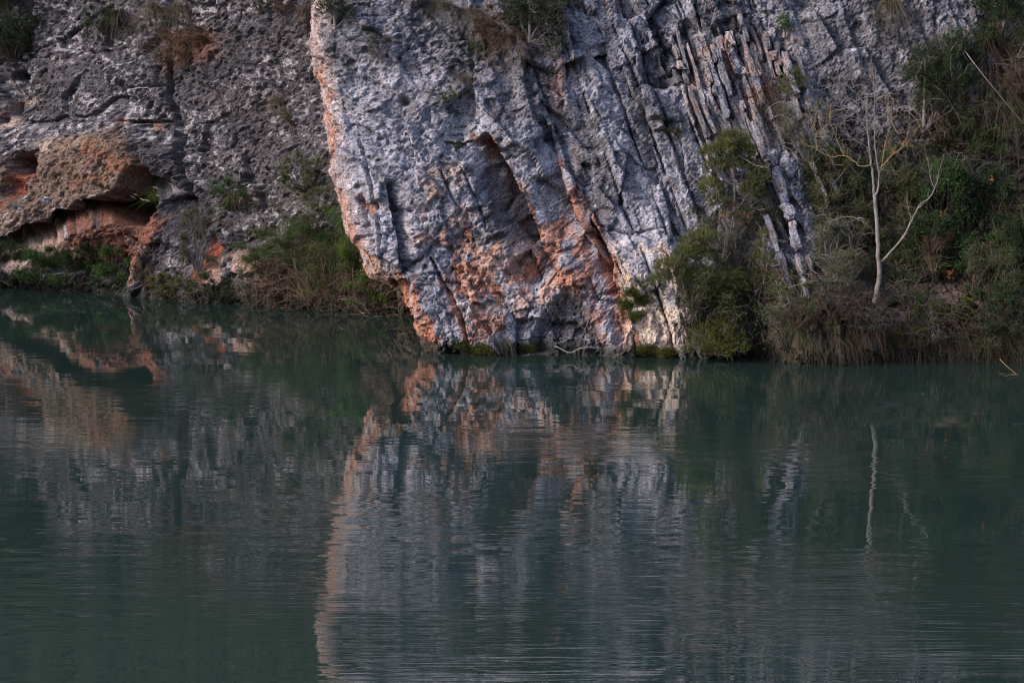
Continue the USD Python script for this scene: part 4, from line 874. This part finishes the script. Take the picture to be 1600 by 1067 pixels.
# ---- brambles and bare twiggy shrubs
TA = [
 (1, 490, 478, 150, 110, 210, 'dead_canes', 'mid_leaves', 300, 'reddish brown bramble thicket above the water under the left cliff'),
 (1, 440, 476, 90, 60, 60, 'dead_canes', 'mid_leaves', 100, 'left end of the bramble thicket, lower and trailing in the water'),
 (1, 565, 486, 90, 90, 90, 'dead_canes', 'green_grass', 160, 'thin brambles beside the near cliff edge at the waterline'),
 (1, 305, 470, 50, 46, 70, 'purple_twigs', None, 0, 'purplish grey twiggy bush at the waterline below the grey-green bush'),
 (1, 410, 350, 70, 50, 26, 'grey_twigs', None, 0, 'pale dead twigs hanging on the left cliff above the thicket'),
 (1, 640, 515, 80, 70, 40, 'russet_leaves', 'russet_leaves', 120, 'thin reddish twigs behind the foot of the near cliff'),
 (1, 515, 230, 40, 60, 16, 'dark_twigs', 'olive_leaves', 120, 'thin trailing stems beside the near cliff edge'),
 (0, 1255, 250, 120, 110, 60, 'grey_twigs', None, 0, 'grey leafless twigs right of the rock beds'),
 (0, 1300, 200, 80, 90, 34, 'grey_twigs', None, 0, 'grey leafless shrub left of the bare tree top'),
 (0, 1160, 490, 90, 90, 60, 'purple_twigs', None, 0, 'leafless grey-purple twigs between the wide and the narrow juniper'),
 (0, 1235, 515, 90, 70, 60, 'dark_twigs', 'olive_leaves', 90, 'dark brambles at the bank left of the bare tree'),
 (0, 1330, 500, 130, 80, 80, 'dark_twigs', 'olive_leaves', 160, 'dark brambles around the foot of the bare tree'),
 (0, 1430, 520, 130, 80, 70, 'purple_twigs', 'olive_leaves', 160, 'tangled greyish brambles right of the bare tree foot'),
 (0, 1540, 530, 130, 80, 70, 'dark_twigs', 'mid_leaves', 160, 'dark tangled brambles at the right edge of the bank'),
 (0, 1560, 200, 130, 130, 60, 'dead_canes', 'olive_leaves', 160, 'brown leafless brambles high on the far right cliff'),
 (0, 1300, 405, 90, 90, 40, 'grey_twigs', None, 0, 'curly grey twigs left of the bare tree trunk'),
 (0, 1400, 200, 90, 100, 40, 'grey_twigs', None, 0, 'grey twigs behind the top of the bare tree'),
 (0, 850, 60, 90, 60, 34, 'grey_twigs', None, 0, 'pale tangled twigs hanging below the top juniper'),
]
for (far, x, y, w, h, n, mat, lm, ln, lab) in TA:
    tangle('bramble_thicket' if 'bramble' in lab else 'twiggy_shrub', on_rock(x, y, far, 0.1), w * PX[far], h * PX[far], n, lab, mat, 'bramble' if 'bramble' in lab else 'shrub', 0.007, 0.7, lm, ln)
# ---- dark undergrowth between the shrubs of the right bank
und = []
ZONES = ('right of bare tree', 'left of bare tree', 'around the cliff-foot junipers', 'in the grass fringe', 'behind the upright juniper')
for (zn, cnt_, x0, x1, y0, y1) in ((0, 50, 1412, 1605, 120, 505), (1, 46, 1285, 1425, 285, 505), (2, 20, 1060, 1250, 455, 545), (3, 18, 1240, 1600, 515, 548), (4, 7, 1105, 1205, 340, 450)):
    for i in range(cnt_):
        x, y = rng.uniform(x0, x1), rng.uniform(y0, y1)
        if abs(x - 1370) < 42 and 430 < y < 512: continue
        und.append((zn, x, y))
und.sort(); cntr = {}
for i, (zn, x, y) in enumerate(und):
    w, h = rng.uniform(40, 92), rng.uniform(36, 86); mi = int(rng.choice([0, 1, 1, 1, 1, 2, 2, 3, 3, 3, 4]))
    if zn == 3: w, h = w * 0.6, h * 0.55
    nm = ('dark green', 'olive', 'brownish', 'grey-green', 'mid-green')[mi]; cntr[zn, mi] = cntr.get((zn, mi), -1) + 1
    lab = '%s scrub bush %s, %s from left of that colour' % (nm, ZONES[zn], nth(cntr[zn, mi]))
    shrub('scrub_bush', on_rock(x, y, False, 0.16), w * PX[0], h * PX[0], 0.045, lab, 'bush', ('dark_leaves', 'olive_leaves', 'russet_leaves', 'grey_leaves', 'mid_leaves')[mi], ('dark_twigs', 'grey_twigs', 'dead_canes')[i % 3], 0.36, 14, 40, group='scrub covering the right bank')
# orange young leaves on two bushes
for (x, y, wh) in ((1465, 332, 'right of the forked branch tip'), (1490, 300, 'highest on the big broad-leaved bush'), (1455, 375, 'below the fork of the low branch'), (1478, 425, 'lowest, under the broad-leaved bushes'), (1538, 275, 'farthest right, on the green cliff bush'), (1482, 358, 'in the middle of the broad-leaved bush')):
    mb = MB(); r_ = rg(); leaves(mb, r_.normal(0, 0.045, (26, 3)), 0.07, r_, 0.5)
    t = thing('orange_shoot', 'orange young leaves at a shoot tip ' + wh, 'shoot', on_rock(x, y, False, 0.75), 'orange shoot tips on the right bank'); part(t, 'foliage', mb.get(), 'orange_tips')
    sm = MB(); tube(sm, [(0, 0.5, -0.5), (0, 0.2, -0.15), (0, 0, 0)], 0.008, 0.004); part(t, 'stem', sm.get(), 'dark_twigs')
# ---- dead branches at and in the water
def stick(pts, r, label, mat='grey_twigs', name='dead_branch'):
    P = smoothpath(np.array(pts)); b = P[0]; mb = MB(); tube(mb, P - b, r, r * 0.4, 5)
    path = single(name, mb.get(), mat, label, 'branch', smooth=True)
    UsdGeom.Xformable(stage.GetPrimAtPath(path)).AddTranslateOp().Set(Gf.Vec3d(*map(float, b)))
Yb = -0.55
stick([at(866, 541, Yb) , at(880, 547, Yb), at(892, 551, Yb), at(905, 545, Yb), at(925, 543, Yb), at(948, 545, Yb + .2)], 0.022, 'bent pale dead branch arching out of the water below the dark alcove')
w1_, w2_, w3_ = on_water(1562, 573), on_water(1572, 578), on_water(1592, 586)
stick([w1_ + [0, 0, .18], w2_ + [0, 0, .10], w3_ + [0, 0, -.02]], 0.009, 'thin yellowish twig sticking out of the water near the right edge', 'lichened_bark')
stick([w3_ + [0.0, -.05, -.02], w3_ + [-.18, -.2, .03], w3_ + [-.42, -.35, .02]], 0.010, 'short yellowish twig lying on the water near the right edge', 'lichened_bark')
stick([on_rock(1540, 463, False, .5), on_rock(1565, 460, False, .9), on_rock(1598, 465, False, .9)], 0.013, 'long pale horizontal twig above the bank at the right edge')
stick([on_rock(1500, 80, False, .4), on_rock(1540, 130, False, .6), on_rock(1600, 200, False, .6)], 0.013, 'long thin grey branch slanting down across the upper right corner')
stick([on_rock(215, 100, True, .2), on_rock(222, 60, True, .5), on_rock(236, 75, True, .5)], 0.012, 'thin bare twig hanging on the upper left cliff')
stick([on_rock(205, 141, True, .03), on_rock(222, 137, True, .10), on_rock(240, 140, True, .03)], 0.022, 'short pale stick lying on the top of the square rock block')
# small floating leaf
mb = MB(); leaves(mb, np.array([[0, 0, 0.0]]), 0.0, np.random.default_rng(1)); mb = MB()
mb.add([(-.07, 0, .006), (0, -.05, .012), (.09, 0, .006), (0, .05, .012), (-.07, 0, -.004), (0, -.05, .002), (.09, 0, -.004), (0, .05, .002)], [(0, 1, 2), (0, 2, 3), (4, 6, 5), (4, 7, 6), (0, 4, 5), (0, 5, 1), (1, 5, 6), (1, 6, 2), (2, 6, 7), (2, 7, 3), (3, 7, 4), (3, 4, 0)])
fl = single('floating_leaf', mb.get(), 'floating_leaf', 'small pale yellow leaf floating beside the near cliff edge', 'leaf')
UsdGeom.Xformable(stage.GetPrimAtPath(fl)).AddTranslateOp().Set(Gf.Vec3d(*map(float, on_water(568, 489))))
# moss cushions at the foot of the near cliff
for mi, (x, y) in enumerate(((722, 540), (735, 546), (750, 543), (765, 547), (820, 546), (978, 474), (988, 458), (992, 495), (1003, 472), (1004, 549), (1015, 546), (1040, 552))):
    r_ = rg(); mb = MB(); c = r_.normal(0, 0.09, (1500, 3)) * np.array([1.2, .5, .7]); leaves(mb, c, 0.03, r_, 0.6)
    t = thing('moss_cushion', nth(mi) + ' moss cushion from the left on the foot of the near cliff', 'moss', on_rock(x, y, False, 0.02), 'moss cushions at the foot of the near cliff'); part(t, 'foliage', mb.get(), 'moss')
